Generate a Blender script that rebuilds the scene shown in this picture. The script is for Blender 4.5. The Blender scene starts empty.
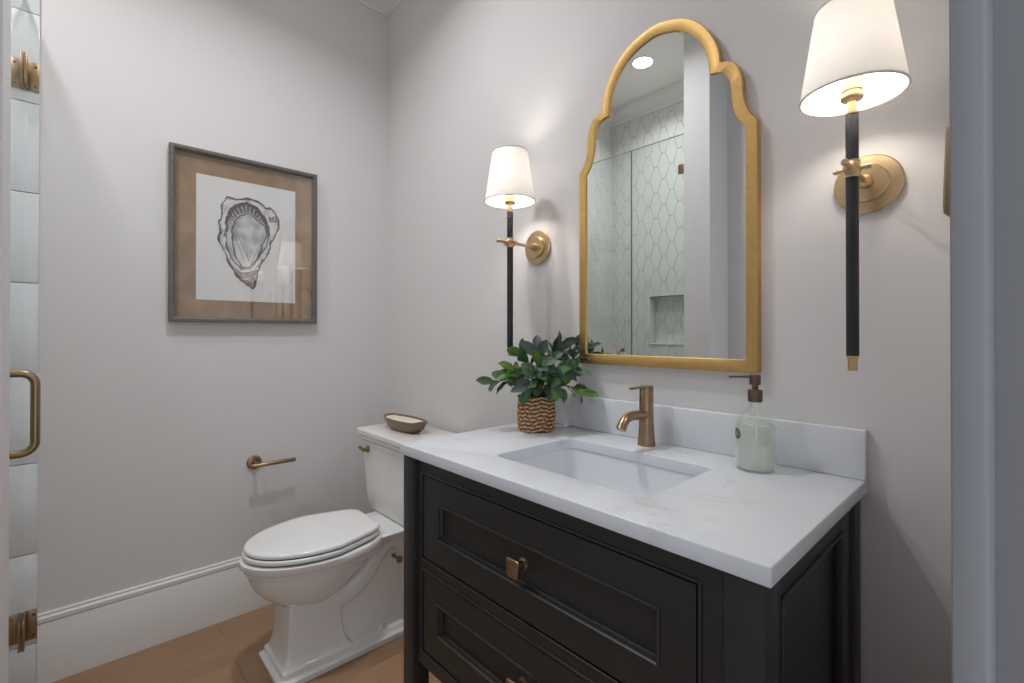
import bpy, bmesh, math, random
from mathutils import Vector, Matrix, noise
R = math.radians
PI = math.pi
sc = bpy.context.scene
col = sc.collection

# ------------------------------------------------------------------ camera
FPX = 474.65
YAW, PITCH, ROLL = 0.8262, 0.0042, -0.0011
cd = bpy.data.cameras.new('camera')
cam = bpy.data.objects.new('camera', cd)
col.objects.link(cam)
cd.sensor_width = 36
cd.lens = FPX / 1024 * 36
cd.shift_x = 1.45 / 1024
cd.shift_y = -9.58 / 1024
cd.clip_start = 0.02
cam.location = (2.2625, -1.2082, 1.1859)
cam.rotation_euler = (Matrix.Rotation(YAW, 3, 'Z') @ Matrix.Rotation(PI/2 + PITCH, 3, 'X')).to_euler()
sc.camera = cam
cd.dof.use_dof = False

# ------------------------------------------------------------------ world, exposure
w = bpy.data.worlds.new('world'); sc.world = w; w.use_nodes = True
bg = w.node_tree.nodes['Background']
bg.inputs[0].default_value = (0.84, 0.90, 1.0, 1)
WORLD = 1.3
bg.inputs[1].default_value = WORLD
CAN_FILL = 9.0          # watts; added unseen ceiling lamp that evens out the room light
CAN_SHOWER = 6.9
SPREAD = 138.0     # beam of the recessed cans, degrees
LENS = 14.0        # glow of their lenses
BULB = 105.0        # sconce bulbs
sc.view_settings.view_transform = 'Standard'
sc.view_settings.look = 'None'
sc.view_settings.exposure = 0.0
sc.view_settings.gamma = 1.0
sc.view_settings.use_curve_mapping = False
try:
    sc.cycles.use_denoising = True
    sc.cycles.max_bounces = 14
    sc.cycles.diffuse_bounces = 7
    sc.cycles.glossy_bounces = 6
    sc.cycles.transmission_bounces = 10
    sc.cycles.transparent_max_bounces = 24
    sc.cycles.sample_clamp_indirect = 4
except Exception:
    pass

# ------------------------------------------------------------------ materials
class NT:
    def __init__(s, name):
        s.m = bpy.data.materials.new(name); s.m.use_nodes = True
        s.t = s.m.node_tree; s.t.nodes.clear()
        s.o = s.t.nodes.new('ShaderNodeOutputMaterial')
    def n(s, typ, **kw):
        x = s.t.nodes.new(typ)
        for k, v in kw.items():
            if k.startswith('i_'):
                key = k[2:].replace('_', ' ')
                if key.isdigit(): key = int(key)
                v = tuple(list(v) + [1]) if isinstance(v, (tuple, list)) and len(v) == 3 and key not in ('Scale',) and x.inputs[key].type == 'RGBA' else v
                x.inputs[key].default_value = v
            else:
                setattr(x, k, v)
        return x
    def l(s, a, b): s.t.links.new(a, b)
    def out(s, a): s.l(a, s.o.inputs['Surface']); return s.m

def c4(c): return (c[0], c[1], c[2], 1)

def pbr(name, c, rough=0.5, metal=0.0, spec=0.5, bump=None, coat=0, var=None, trans=0):
    """principled with optional object-space noise bump (scale, strength) and colour variation (scale, colour2)"""
    t = NT(name)
    b = t.n('ShaderNodeBsdfPrincipled')
    b.inputs['Base Color'].default_value = c4(c)
    b.inputs['Roughness'].default_value = rough
    b.inputs['Metallic'].default_value = metal
    b.inputs['Specular IOR Level'].default_value = spec
    b.inputs['Coat Weight'].default_value = coat
    b.inputs['Transmission Weight'].default_value = trans
    tc = t.n('ShaderNodeTexCoord')
    if var:
        nz = t.n('ShaderNodeTexNoise', i_Scale=var[0], i_Detail=5.0)
        mx = t.n('ShaderNodeMix', data_type='RGBA')
        mx.inputs[6].default_value = c4(c); mx.inputs[7].default_value = c4(var[1])
        t.l(tc.outputs['Object'], nz.inputs['Vector']); t.l(nz.outputs[0], mx.inputs[0])
        t.l(mx.outputs[2], b.inputs['Base Color'])
    if bump:
        nz = t.n('ShaderNodeTexNoise', i_Scale=bump[0], i_Detail=4.0)
        bp = t.n('ShaderNodeBump', i_Strength=bump[1], i_Distance=0.002)
        t.l(tc.outputs['Object'], nz.inputs['Vector']); t.l(nz.outputs[0], bp.inputs['Height'])
        t.l(bp.outputs[0], b.inputs['Normal'])
    return t.out(b.outputs[0])

def brushed(name, c, c2, rough=0.32, scale=(6, 6, 240)):
    t = NT(name)
    tc = t.n('ShaderNodeTexCoord'); mp = t.n('ShaderNodeMapping')
    mp.inputs['Scale'].default_value = scale
    nz = t.n('ShaderNodeTexNoise', i_Scale=2.0, i_Detail=4.0)
    mx = t.n('ShaderNodeMix', data_type='RGBA')
    mx.inputs[6].default_value = c4(c); mx.inputs[7].default_value = c4(c2)
    b = t.n('ShaderNodeBsdfPrincipled', i_Metallic=1.0, i_Roughness=rough)
    bp = t.n('ShaderNodeBump', i_Strength=0.12, i_Distance=0.001)
    t.l(tc.outputs['Object'], mp.inputs[0]); t.l(mp.outputs[0], nz.inputs['Vector'])
    t.l(nz.outputs[0], mx.inputs[0]); t.l(mx.outputs[2], b.inputs['Base Color'])
    t.l(nz.outputs[0], bp.inputs['Height']); t.l(bp.outputs[0], b.inputs['Normal'])
    return t.out(b.outputs[0])

def thin_glass(name, tint, r0=0.04):
    """clear pane: transparent with Schlick reflection, the same from both sides"""
    t = NT(name)
    lw = t.n('ShaderNodeLayerWeight', i_Blend=0.5)
    pw = t.n('ShaderNodeMath', operation='POWER'); pw.inputs[1].default_value = 5.0
    ma = t.n('ShaderNodeMath', operation='MULTIPLY_ADD'); ma.inputs[1].default_value = 1 - r0; ma.inputs[2].default_value = r0
    tr = t.n('ShaderNodeBsdfTransparent'); tr.inputs[0].default_value = c4(tint)
    gl = t.n('ShaderNodeBsdfGlossy', i_Roughness=0.0); gl.inputs[0].default_value = (1, 1, 1, 1)
    mx = t.n('ShaderNodeMixShader')
    t.l(lw.outputs['Facing'], pw.inputs[0]); t.l(pw.outputs[0], ma.inputs[0])
    t.l(ma.outputs[0], mx.inputs[0]); t.l(tr.outputs[0], mx.inputs[1]); t.l(gl.outputs[0], mx.inputs[2])
    return t.out(mx.outputs[0])

def emit(name, c, s):
    t = NT(name)
    e = t.n('ShaderNodeEmission', i_Strength=s); e.inputs[0].default_value = c4(c)
    return t.out(e.outputs[0])

def marble():
    t = NT('marble')
    tc = t.n('ShaderNodeTexCoord'); mp = t.n('ShaderNodeMapping')
    mp.inputs['Rotation'].default_value = (0.2, 0.3, 0.6); mp.inputs['Scale'].default_value = (2.0, 3.2, 3)
    n1 = t.n('ShaderNodeTexNoise', i_Scale=1.1, i_Detail=8.0, i_Roughness=0.62, i_Distortion=1.4)
    r1 = t.n('ShaderNodeValToRGB')
    e = r1.color_ramp.elements
    e[0].position = 0.0; e[0].color = (0, 0, 0, 1); e[1].position = 1.0; e[1].color = (0, 0, 0, 1)
    for p_, v in ((0.475, 0.0), (0.5, 0.7), (0.525, 0.0)):
        k = e.new(p_); k.color = (v, v, v, 1)
    n2 = t.n('ShaderNodeTexNoise', i_Scale=5.0, i_Detail=4.0)
    r2 = t.n('ShaderNodeValToRGB')
    r2.color_ramp.elements[0].position = 0.52; r2.color_ramp.elements[1].position = 0.72
    mul = t.n('ShaderNodeMath', operation='MULTIPLY')
    n3 = t.n('ShaderNodeTexNoise', i_Scale=3.0, i_Detail=6.0)
    m0 = t.n('ShaderNodeMix', data_type='RGBA')
    m0.inputs[6].default_value = (0.76, 0.79, 0.825, 1); m0.inputs[7].default_value = (0.65, 0.68, 0.72, 1)
    m1 = t.n('ShaderNodeMix', data_type='RGBA'); m1.inputs[7].default_value = (0.43, 0.45, 0.48, 1)
    b = t.n('ShaderNodeBsdfPrincipled', i_Roughness=0.22)
    for n in (n1, n3): t.l(mp.outputs[0], n.inputs['Vector'])
    t.l(tc.outputs['Object'], mp.inputs[0]); t.l(tc.outputs['Object'], n2.inputs['Vector'])
    t.l(n1.outputs[0], r1.inputs[0]); t.l(n2.outputs[0], r2.inputs[0])
    t.l(r1.outputs[0], mul.inputs[0]); t.l(r2.outputs[0], mul.inputs[1])
    t.l(n3.outputs[0], m0.inputs[0]); t.l(m0.outputs[2], m1.inputs[6]); t.l(mul.outputs[0], m1.inputs[0])
    t.l(m1.outputs[2], b.inputs['Base Color'])
    return t.out(b.outputs[0])

def wood_floor():
    t = NT('oak_planks')
    tc = t.n('ShaderNodeTexCoord'); mp = t.n('ShaderNodeMapping')
    mp.inputs['Rotation'].default_value = (0, 0, PI/2); mp.inputs['Location'].default_value = (0.3, 0.06, 0)
    br = t.n('ShaderNodeTexBrick', offset=0.37, squash=1.0)
    br.inputs['Scale'].default_value = 1.0
    br.inputs['Brick Width'].default_value = 1.7
    br.inputs['Row Height'].default_value = 0.185
    br.inputs['Mortar Size'].default_value = 0.0012
    br.inputs['Mortar Smooth'].default_value = 0.4
    br.inputs['Color1'].default_value = (0.0, 0.0, 0.0, 1)
    br.inputs['Color2'].default_value = (1, 1, 1, 1)
    br.inputs['Mortar'].default_value = (0.3, 0.3, 0.3, 1)
    mg = t.n('ShaderNodeMapping'); mg.inputs['Scale'].default_value = (16, 1.6, 1)
    n1 = t.n('ShaderNodeTexNoise', i_Scale=2.5, i_Detail=8.0, i_Roughness=0.65, i_Distortion=0.7)
    add = t.n('ShaderNodeVectorMath', operation='ADD')
    mx = t.n('ShaderNodeMix', data_type='RGBA')
    mx.inputs[6].default_value = (0.27, 0.150, 0.078, 1); mx.inputs[7].default_value = (0.46, 0.285, 0.165, 1)
    m2 = t.n('ShaderNodeMix', data_type='RGBA', blend_type='MULTIPLY'); m2.inputs[0].default_value = 0.35
    rp = t.n('ShaderNodeValToRGB')
    rp.color_ramp.elements[0].color = (0.62, 0.6, 0.58, 1); rp.color_ramp.elements[1].color = (1, 1, 1, 1)
    m3 = t.n('ShaderNodeMix', data_type='RGBA'); m3.inputs[7].default_value = (0.12, 0.07, 0.04, 1)
    b = t.n('ShaderNodeBsdfPrincipled', i_Roughness=0.42)
    t.l(tc.outputs['Object'], mp.inputs[0]); t.l(mp.outputs[0], br.inputs['Vector'])
    t.l(tc.outputs['Object'], mg.inputs[0]); t.l(mg.outputs[0], add.inputs[0]); t.l(br.outputs['Color'], add.inputs[1])
    t.l(add.outputs[0], n1.inputs['Vector']); t.l(n1.outputs[0], mx.inputs[0])
    t.l(br.outputs['Color'], rp.inputs[0]); t.l(mx.outputs[2], m2.inputs[6]); t.l(rp.outputs[0], m2.inputs[7])
    t.l(m2.outputs[2], m3.inputs[6]); t.l(br.outputs['Fac'], m3.inputs[0])
    t.l(m3.outputs[2], b.inputs['Base Color'])
    return t.out(b.outputs[0])

def burlap():
    t = NT('burlap')
    tc = t.n('ShaderNodeTexCoord')
    w1 = t.n('ShaderNodeTexWave', bands_direction='Y', i_Scale=62.0, i_Distortion=2.5, i_Detail=2.0)
    w2 = t.n('ShaderNodeTexWave', bands_direction='Z', i_Scale=62.0, i_Distortion=2.5, i_Detail=2.0)
    n1 = t.n('ShaderNodeTexNoise', i_Scale=14.0, i_Detail=6.0)
    a = t.n('ShaderNodeMath', operation='MAXIMUM')
    m = t.n('ShaderNodeMath', operation='MULTIPLY_ADD'); m.inputs[1].default_value = 0.6
    mx = t.n('ShaderNodeMix', data_type='RGBA')
    mx.inputs[6].default_value = (0.04, 0.022, 0.012, 1); mx.inputs[7].default_value = (0.56, 0.39, 0.25, 1)
    b = t.n('ShaderNodeBsdfPrincipled', i_Roughness=0.95); b.inputs['Specular IOR Level'].default_value = 0.1
    bp = t.n('ShaderNodeBump', i_Strength=0.5, i_Distance=0.001)
    for n in (w1, w2, n1): t.l(tc.outputs['Object'], n.inputs['Vector'])
    t.l(w1.outputs['Fac'], a.inputs[0]); t.l(w2.outputs['Fac'], a.inputs[1])
    t.l(n1.outputs[0], m.inputs[0]); 
    s = t.n('ShaderNodeMath', operation='MULTIPLY'); s.inputs[1].default_value = 0.45
    t.l(a.outputs[0], s.inputs[0]); t.l(s.outputs[0], m.inputs[2])
    t.l(m.outputs[0], mx.inputs[0]); t.l(mx.outputs[2], b.inputs['Base Color'])
    t.l(a.outputs[0], bp.inputs['Height']); t.l(bp.outputs[0], b.inputs['Normal'])
    return t.out(b.outputs[0])

def attr_mat(name, rough=0.8, spec=0.3):
    t = NT(name)
    a = t.n('ShaderNodeAttribute', attribute_name='print')
    b = t.n('ShaderNodeBsdfPrincipled', i_Roughness=rough)
    b.inputs['Specular IOR Level'].default_value = spec
    t.l(a.outputs['Color'], b.inputs['Base Color'])
    return t.out(b.outputs[0])

def shade_mat():
    t = NT('linen_shade')
    tc = t.n('ShaderNodeTexCoord')
    wv = t.n('ShaderNodeTexWave', bands_direction='Z', i_Scale=160.0, i_Distortion=1.0)
    bp = t.n('ShaderNodeBump', i_Strength=0.08, i_Distance=0.0006)
    d = t.n('ShaderNodeBsdfDiffuse'); d.inputs[0].default_value = (0.86, 0.855, 0.84, 1)
    tr = t.n('ShaderNodeBsdfTranslucent'); tr.inputs[0].default_value = (0.92, 0.91, 0.895, 1)
    mx = t.n('ShaderNodeMixShader', i_0=0.32)
    t.l(tc.outputs['Object'], wv.inputs['Vector']); t.l(wv.outputs['Fac'], bp.inputs['Height'])
    t.l(bp.outputs[0], d.inputs['Normal'])
    t.l(d.outputs[0], mx.inputs[1]); t.l(tr.outputs[0], mx.inputs[2])
    return t.out(mx.outputs[0])

def leaf_mat():
    t = NT('leaf')
    a = t.n('ShaderNodeAttribute', attribute_name='print')
    b = t.n('ShaderNodeBsdfPrincipled', i_Roughness=0.42)
    tr = t.n('ShaderNodeBsdfTranslucent')
    mx = t.n('ShaderNodeMixShader', i_0=0.12)
    t.l(a.outputs['Color'], b.inputs['Base Color']); t.l(a.outputs['Color'], tr.inputs[0])
    t.l(b.outputs[0], mx.inputs[1]); t.l(tr.outputs[0], mx.inputs[2])
    return t.out(mx.outputs[0])

def liquid_mat():
    t = NT('soap_liquid')
    tr = t.n('ShaderNodeBsdfTransparent'); tr.inputs[0].default_value = (0.95, 0.98, 0.94, 1)
    d = t.n('ShaderNodeBsdfPrincipled', i_Roughness=0.2); d.inputs['Base Color'].default_value = (0.86, 0.89, 0.82, 1)
    mx = t.n('ShaderNodeMixShader', i_0=0.42)
    t.l(tr.outputs[0], mx.inputs[1]); t.l(d.outputs[0], mx.inputs[2])
    return t.out(mx.outputs[0])

M = dict(
    wall=pbr('wall_paint', (0.69, 0.672, 0.668), 0.85, spec=0.25, bump=(120, 0.06)),
    ceil=pbr('ceiling_paint', (0.84, 0.82, 0.79), 0.9, spec=0.2),
    trim=pbr('trim_paint', (0.74, 0.725, 0.705), 0.45, bump=(60, 0.03)),
    doorpaint=pbr('door_paint', (0.235, 0.24, 0.25), 0.4, bump=(60, 0.03)),
    floor=wood_floor(), marble=marble(),
    black=pbr('cabinet_paint', (0.0200, 0.0200, 0.0200), 0.40, spec=0.5, bump=(90, 0.05)),
    brass=brushed('brushed_brass', (0.72, 0.54, 0.33), (0.60, 0.43, 0.24), 0.30),
    bronze=brushed('bronze', (0.46, 0.325, 0.215), (0.31, 0.21, 0.135), 0.30),
    dbronze=brushed('dark_bronze', (0.13, 0.085, 0.065), (0.22, 0.15, 0.115), 0.4),
    abrass=brushed('aged_brass', (0.42, 0.30, 0.175), (0.27, 0.19, 0.11), 0.34),
    gold=brushed('gold_leaf', (0.68, 0.45, 0.185), (0.53, 0.325, 0.115), 0.42, (20, 20, 30)),
    leather=pbr('black_leather', (0.018, 0.018, 0.02), 0.42, bump=(400, 0.25)),
    shade=shade_mat(), bulb=emit('bulb_glow', (1.0, 0.91, 0.82), BULB),
    bulb_glass=None,
    lens=emit('can_lens', (1.0, 0.97, 0.93), LENS),
    mirror=pbr('mirror_silver', (0.86, 0.885, 0.88), 0.0, 1.0),
    glass=thin_glass('shower_glass', (0.94, 0.96, 0.945)),
    pglass=thin_glass('picture_glass', (0.985, 0.985, 0.985), 0.08),
    bottle=thin_glass('bottle_glass', (0.97, 0.98, 0.975), 0.08),
    liquid=liquid_mat(),
    porcelain=pbr('porcelain', (0.80, 0.795, 0.785), 0.07, spec=0.55),
    sinkware=pbr('sink_china', (0.74, 0.775, 0.81), 0.08, spec=0.55),
    tank=pbr('porcelain_tank', (0.80, 0.79, 0.77), 0.09, spec=0.5),
    seat=pbr('seat_plastic', (0.82, 0.815, 0.81), 0.12, spec=0.5),
    gap_shadow=pbr('gap_shadow', (0.03, 0.03, 0.03), 0.7),  # near-black colour standing for shade in the toilet seat gaps
    tile=pbr('glazed_tile', (0.70, 0.70, 0.68), 0.16, spec=0.5, var=(3.0, (0.64, 0.655, 0.64))),
    grout=pbr('grout', (0.55, 0.55, 0.54), 0.9),
    trimtile=pbr('white_tile', (0.72, 0.74, 0.76), 0.15),
    edge=pbr('seal_grey', (0.16, 0.18, 0.175), 0.3), edge2=pbr('glass_edge', (0.42, 0.46, 0.44), 0.2),
    frame=pbr('grey_wood', (0.085, 0.078, 0.07), 0.55, bump=(150, 0.4), var=(60, (0.18, 0.165, 0.15))),
    burlap=burlap(), paper=pbr('paper', (0.80, 0.80, 0.79), 0.8), ink=attr_mat('ink_print'),
    leaf=leaf_mat(), stem=pbr('stem', (0.10, 0.075, 0.04), 0.7, var=(50, (0.16, 0.17, 0.06))),
    basket=attr_mat('woven_fibre', 0.8), soil=pbr('soil', (0.02, 0.015, 0.01), 0.95, bump=(200, 1.0)),
    bowl=pbr('dough_bowl_wood', (0.22, 0.075, 0.03), 0.35, var=(16, (0.16, 0.14, 0.09)), bump=(80, 0.3)),
    wax=pbr('wax', (0.80, 0.72, 0.60), 0.6, var=(30, (0.66, 0.66, 0.55))),
    dark=pbr('dark_gap', (0.01, 0.01, 0.01), 0.9),
    badge=pbr('badge_ink', (0.02, 0.05, 0.055), 0.5),
    badge_ring=pbr('badge_ring', (0.45, 0.5, 0.48), 0.5),
)

# ------------------------------------------------------------------ mesh helpers
class MB:
    def __init__(s): s.v = []; s.f = []
    def add(s, v, f):
        b = len(s.v); s.v += [tuple(p) for p in v]; s.f += [tuple(i + b for i in q) for q in f]; return s
    def bm(s, b_, free=True):
        b_.verts.index_update()
        s.add([v.co[:] for v in b_.verts], [[v.index for v in f.verts] for f in b_.faces])
        if free: b_.free()
        return s
    def box(s, x0, y0, z0, x1, y1, z1, bev=0, seg=2):
        b_ = bmesh.new(); bmesh.ops.create_cube(b_, size=1)
        for v in b_.verts:
            v.co = ((x0 + x1)/2 + v.co.x*(x1 - x0), (y0 + y1)/2 + v.co.y*(y1 - y0), (z0 + z1)/2 + v.co.z*(z1 - z0))
        if bev: bmesh.ops.bevel(b_, geom=b_.edges[:], offset=bev, segments=seg, profile=0.5, affect='EDGES')
        return s.bm(b_)
    def lathe(s, prof, c=(0, 0, 0), axis='Z', n=32, cap=True):
        """prof: (radius, along-axis) pairs"""
        vs = []; fs = []
        def P(r, h, a):
            x, y = r*math.cos(a), r*math.sin(a)
            q = {'Z': (x, y, h), 'Y': (x, h, y), 'X': (h, x, y), '-Y': (x, -h, y)}[axis]
            return (c[0] + q[0], c[1] + q[1], c[2] + q[2])
        for r, h in prof:
            for k in range(n): vs.append(P(r, h, 2*PI*k/n))
        for i in range(len(prof) - 1):
            for k in range(n):
                a = i*n + k; b = i*n + (k + 1) % n
                fs.append((a, b, b + n, a + n))
        if cap:
            fs.append(tuple(range(n))[::-1]); fs.append(tuple(range((len(prof) - 1)*n, len(prof)*n)))
        return s.add(vs, fs)
    def tube(s, pts, rad, n=16, cap=True):
        pts = [Vector(p) for p in pts]
        if not isinstance(rad, (list, tuple)): rad = [rad]*len(pts)
        vs = []; fs = []
        up = Vector((0, 0, 1)); prev = None
        for i, p in enumerate(pts):
            t = (pts[min(i + 1, len(pts) - 1)] - pts[max(i - 1, 0)]).normalized()
            if prev is None:
                a = t.cross(up)
                if a.length < 0.05: a = t.cross(Vector((1, 0, 0)))
                a.normalize()
            else:
                a = (prev - t*prev.dot(t)).normalized()
            prev = a; b = t.cross(a)
            for k in range(n):
                q = p + (a*math.cos(2*PI*k/n) + b*math.sin(2*PI*k/n))*rad[i]
                vs.append(q[:])
        for i in range(len(pts) - 1):
            for k in range(n):
                x = i*n + k; y = i*n + (k + 1) % n
                fs.append((x, y, y + n, x + n))
        if cap:
            fs.append(tuple(range(n))[::-1]); fs.append(tuple(range((len(pts) - 1)*n, len(pts)*n)))
        return s.add(vs, fs)
    def loft(s, rings, cap0=True, cap1=True, closed=True):
        n = len(rings[0]); vs = [p for r in rings for p in r]; fs = []
        for i in range(len(rings) - 1):
            for k in range(n if closed else n - 1):
                a = i*n + k; b = i*n + (k + 1) % n
                fs.append((a, b, b + n, a + n))
        if cap0: fs.append(tuple(range(n))[::-1])
        if cap1: fs.append(tuple(range((len(rings) - 1)*n, len(rings)*n)))
        return s.add(vs, fs)
    def build(s, name, mat, parent=None, smooth=40, fix=True, recalc=True):
        me = bpy.data.meshes.new(name); 
        off = Vector((0, 0, 0))
        if parent is not None:
            p = parent
            while p is not None: off += p.location; p = p.parent
        me.from_pydata([(v[0] - off.x, v[1] - off.y, v[2] - off.z) for v in s.v], [], s.f)
        me.update()
        if recalc:
            b_ = bmesh.new(); b_.from_mesh(me); bmesh.ops.recalc_face_normals(b_, faces=b_.faces[:]); b_.to_mesh(me); b_.free()
        me.materials.append(mat)
        if smooth:
            for p in me.polygons: p.use_smooth = True
            me.set_sharp_from_angle(angle=R(smooth))
        o = bpy.data.objects.new(name, me); col.objects.link(o)
        if parent is not None: o.parent = parent
        return o

def B(*a, **k): return MB().box(*a, **k)

def thing(name, loc, label, cat, group=None):
    o = bpy.data.objects.new(name, None); col.objects.link(o)
    o.location = loc; o.empty_display_size = 0.05
    o['label'] = label; o['category'] = cat
    if group: o['group'] = group
    return o
def tag(o, label, cat, group=None):
    o['label'] = label; o['category'] = cat
    if group: o['group'] = group
    return o
def struct(o, label=None):
    o['kind'] = 'structure'
    if label: o['label'] = label
    return o

def rrect(cx, cy, z, hx, hy, r, n=6):
    pts = []
    for sx, sy, a0 in ((1, 1, 0), (-1, 1, PI/2), (-1, -1, PI), (1, -1, 1.5*PI)):
        for k in range(n + 1):
            a = a0 + PI/2*k/n
            pts.append((cx + sx*(hx - r) + r*math.cos(a), cy + sy*(hy - r) + r*math.sin(a), z))
    return pts

def sweep_plan(path, prof, closed=False):
    """sweep a (inset, z) profile along a plan path, mitred; inset is to the right of travel"""
    n = len(path); rings = []
    for d, z in prof:
        ring = []
        for i in range(n):
            p = Vector(path[i])
            if closed or 0 < i < n - 1:
                a = (p - Vector(path[i - 1])).normalized(); b = (Vector(path[(i + 1) % n]) - p).normalized()
                na = Vector((a.y, -a.x)); nb = Vector((b.y, -b.x))
                m = (na + nb) / (1 + na.dot(nb))
            elif i == 0:
                b = (Vector(path[1]) - p).normalized(); m = Vector((b.y, -b.x))
            else:
                a = (p - Vector(path[i - 1])).normalized(); m = Vector((a.y, -a.x))
            q = p + m*d; ring.append((q.x, q.y, z))
        rings.append(ring)
    mb = MB(); vs = [p for r in rings for p in r]; fs = []
    m_ = len(prof)
    for j in range(m_):
        j2 = (j + 1) % m_
        for i in range(n if closed else n - 1):
            i2 = (i + 1) % n
            fs.append((j*n + i, j*n + i2, j2*n + i2, j2*n + i))
    if not closed:
        fs.append(tuple(j*n for j in range(m_))); fs.append(tuple(j*n + n - 1 for j in range(m_))[::-1])
    return mb.add(vs, fs)

# ------------------------------------------------------------------ room shell
H = 2.95           # ceiling
XR = 2.235         # right wall face
YG = -1.333        # shower glass plane
YS = -2.018        # shower back wall
YF = -1.516        # wall behind the camera's left
PX0, PX1 = 0.990, 1.136
struct(B(-0.12, -2.2, -0.08, 3.3, 0.12, 0.0).build('floor', M['floor'], smooth=0), 'warm oak plank floor')
struct(B(-0.12, -2.2, H, 2.45, 0.12, H + 0.1).build('ceiling', M['ceil'], smooth=0), 'white painted ceiling')
struct(B(-0.12, 0.0, 0.0, 2.45, 0.12, H).build('wall_back', M['wall'], smooth=0), 'pale greige wall behind the vanity')
struct(B(-0.12, -2.2, 0.0, 0.0, 0.0, H).build('wall_left', M['wall'], smooth=0), 'pale greige wall behind the toilet')
struct(B(PX0 + 0.003, -2.2, 0.0, PX1, -1.294, H).build('wall_partition', M['wall'], smooth=0), 'narrow wall end beside the shower')
struct(B(PX1, YF - 0.12, 0.0, 2.45, YF, H).build('wall_front', M['wall'], smooth=0), 'plain wall beside the shower')
DY0, DY1 = -0.70, -1.50      # doorway in the right wall
wr = MB().box(XR, DY0 + 0.02, 0, 2.36, 0.0, H).box(XR, YF, 0, 2.36, DY1 - 0.015, H).box(XR, DY1 - 0.015, 2.46, 2.36, DY0 + 0.02, H)
struct(wr.build('wall_right', M['wall'], smooth=0), 'wall with the doorway')

# door frame: jamb lining with stop, and casing on the room side
XJ = 2.2230
jm = MB()
jm.box(XJ, DY0 - 0.0, 0.0, 2.375, DY0 + 0.02, 2.44, 0.0015)
jm.box(XJ, DY1 - 0.015, 0.0, 2.375, DY1 + 0.005, 2.44, 0.0015)
jm.box(XJ, DY1, 2.44, 2.375, DY0, 2.46, 0.0015)
dj = jm.build('door_1', M['doorpaint']); struct(dj, 'painted door frame close at the right edge')
stp = MB()
for yb_, sg in ((DY0, -1), (DY1 + 0.005, 1)):
    sec = [(XJ, yb_ - sg*0.001), (XJ, yb_ + sg*0.008), (XJ + 0.001, yb_ + sg*0.009), (2.2412, yb_ + sg*0.009), (2.2432, yb_ + sg*0.0078), (2.2452, yb_ + sg*0.0040), (2.2466, yb_ + sg*0.0012), (2.2466, yb_ - sg*0.001)]
    stp.loft([[(x, y, 0.0) for x, y in sec], [(x, y, 2.44) for x, y in sec]])
stp.build('door_stop', M['doorpaint'], dj)
cs = MB()
cs.box(XJ + 0.001, DY0 + 0.005, 0.0, XR, DY0 + 0.088, 2.53, 0.002)
cs.box(XJ + 0.001, DY1 + 0.0, 2.445, XR, DY0 + 0.005, 2.53, 0.002)
cs.build('door_casing', M['doorpaint'], dj)
# strike plate with curved lip on the jamb edge
sp = MB()
prof_ = [(0.0, -0.0365, 0.0002), (0.002, -0.0355, 0.0045), (0.008, -0.033, 0.0075), (0.016, -0.026, 0.0082), (0.02, 0.0, 0.0070), (0.016, 0.028, 0.0055), (0.008, 0.034, 0.0040), (0.0, 0.0365, 0.0002)]
zc = 1.319; rings = []
for _, dz, pj in prof_:
    dz *= 1.06; pj *= 0.72
    w_ = 0.016 if abs(dz) > 0.0335 else 0.024
    rings.append([(XJ + 0.0008, DY0 + 0.012 - w_*0.35, zc + dz), (XJ + 0.0008, DY0 + 0.012 + w_, zc + dz), (XJ - pj*0.7, DY0 + 0.007 + w_*0.7, zc + dz), (XJ - pj, DY0 + 0.011, zc + dz), (XJ - pj*0.7, DY0 + 0.012 - w_*0.25, zc + dz)])
sp.loft(rings)
sp.build('strike_plate', M['abrass'], dj)['label'] = 'brass strike plate on the door frame'

# crown moulding all round
room_path = [(0, 0), (XR, 0), (XR, YF), (PX1, YF), (PX1, -1.294), (PX0, -1.294), (PX0, YS), (0, YS)]
crown = [(0, 2.844), (0.010, 2.844), (0.014, 2.852), (0.014, 2.862), (0.022, 2.868), (0.036, 2.878), (0.052, 2.895), (0.064, 2.915),
         (0.074, 2.926), (0.086, 2.931), (0.086, H), (0, H)]
struct(sweep_plan(room_path, crown, True).build('trim_1', M['trim'], smooth=0), 'crown moulding')
BH = 0.2407
bprof = [(0, 0), (0.014, 0), (0.014, BH - 0.040), (0.011, BH - 0.034), (0.0145, BH - 0.028), (0.0145, BH - 0.016), (0.008, BH - 0.010), (0.0085, BH - 0.004), (0.005, BH), (0, BH)]
struct(sweep_plan([(0, -1.294), (0, 0)], bprof).build('baseboard_left', M['trim'], smooth=30), 'tall white baseboard behind the toilet')
struct(sweep_plan([(0.0145, 0), (XR, 0)], bprof).build('baseboard_back', M['trim'], smooth=30), 'tall white baseboard under the vanity')
struct(sweep_plan([(XR, 0), (XR, DY0 + 0.09)], bprof).build('baseboard_right', M['trim'], smooth=30))
struct(sweep_plan([(XR - 0.05, YF), (PX1, YF), (PX1, -1.294), (PX0 + 0.004, -1.294)], bprof).build('baseboard_front', M['trim'], smooth=30))

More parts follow.
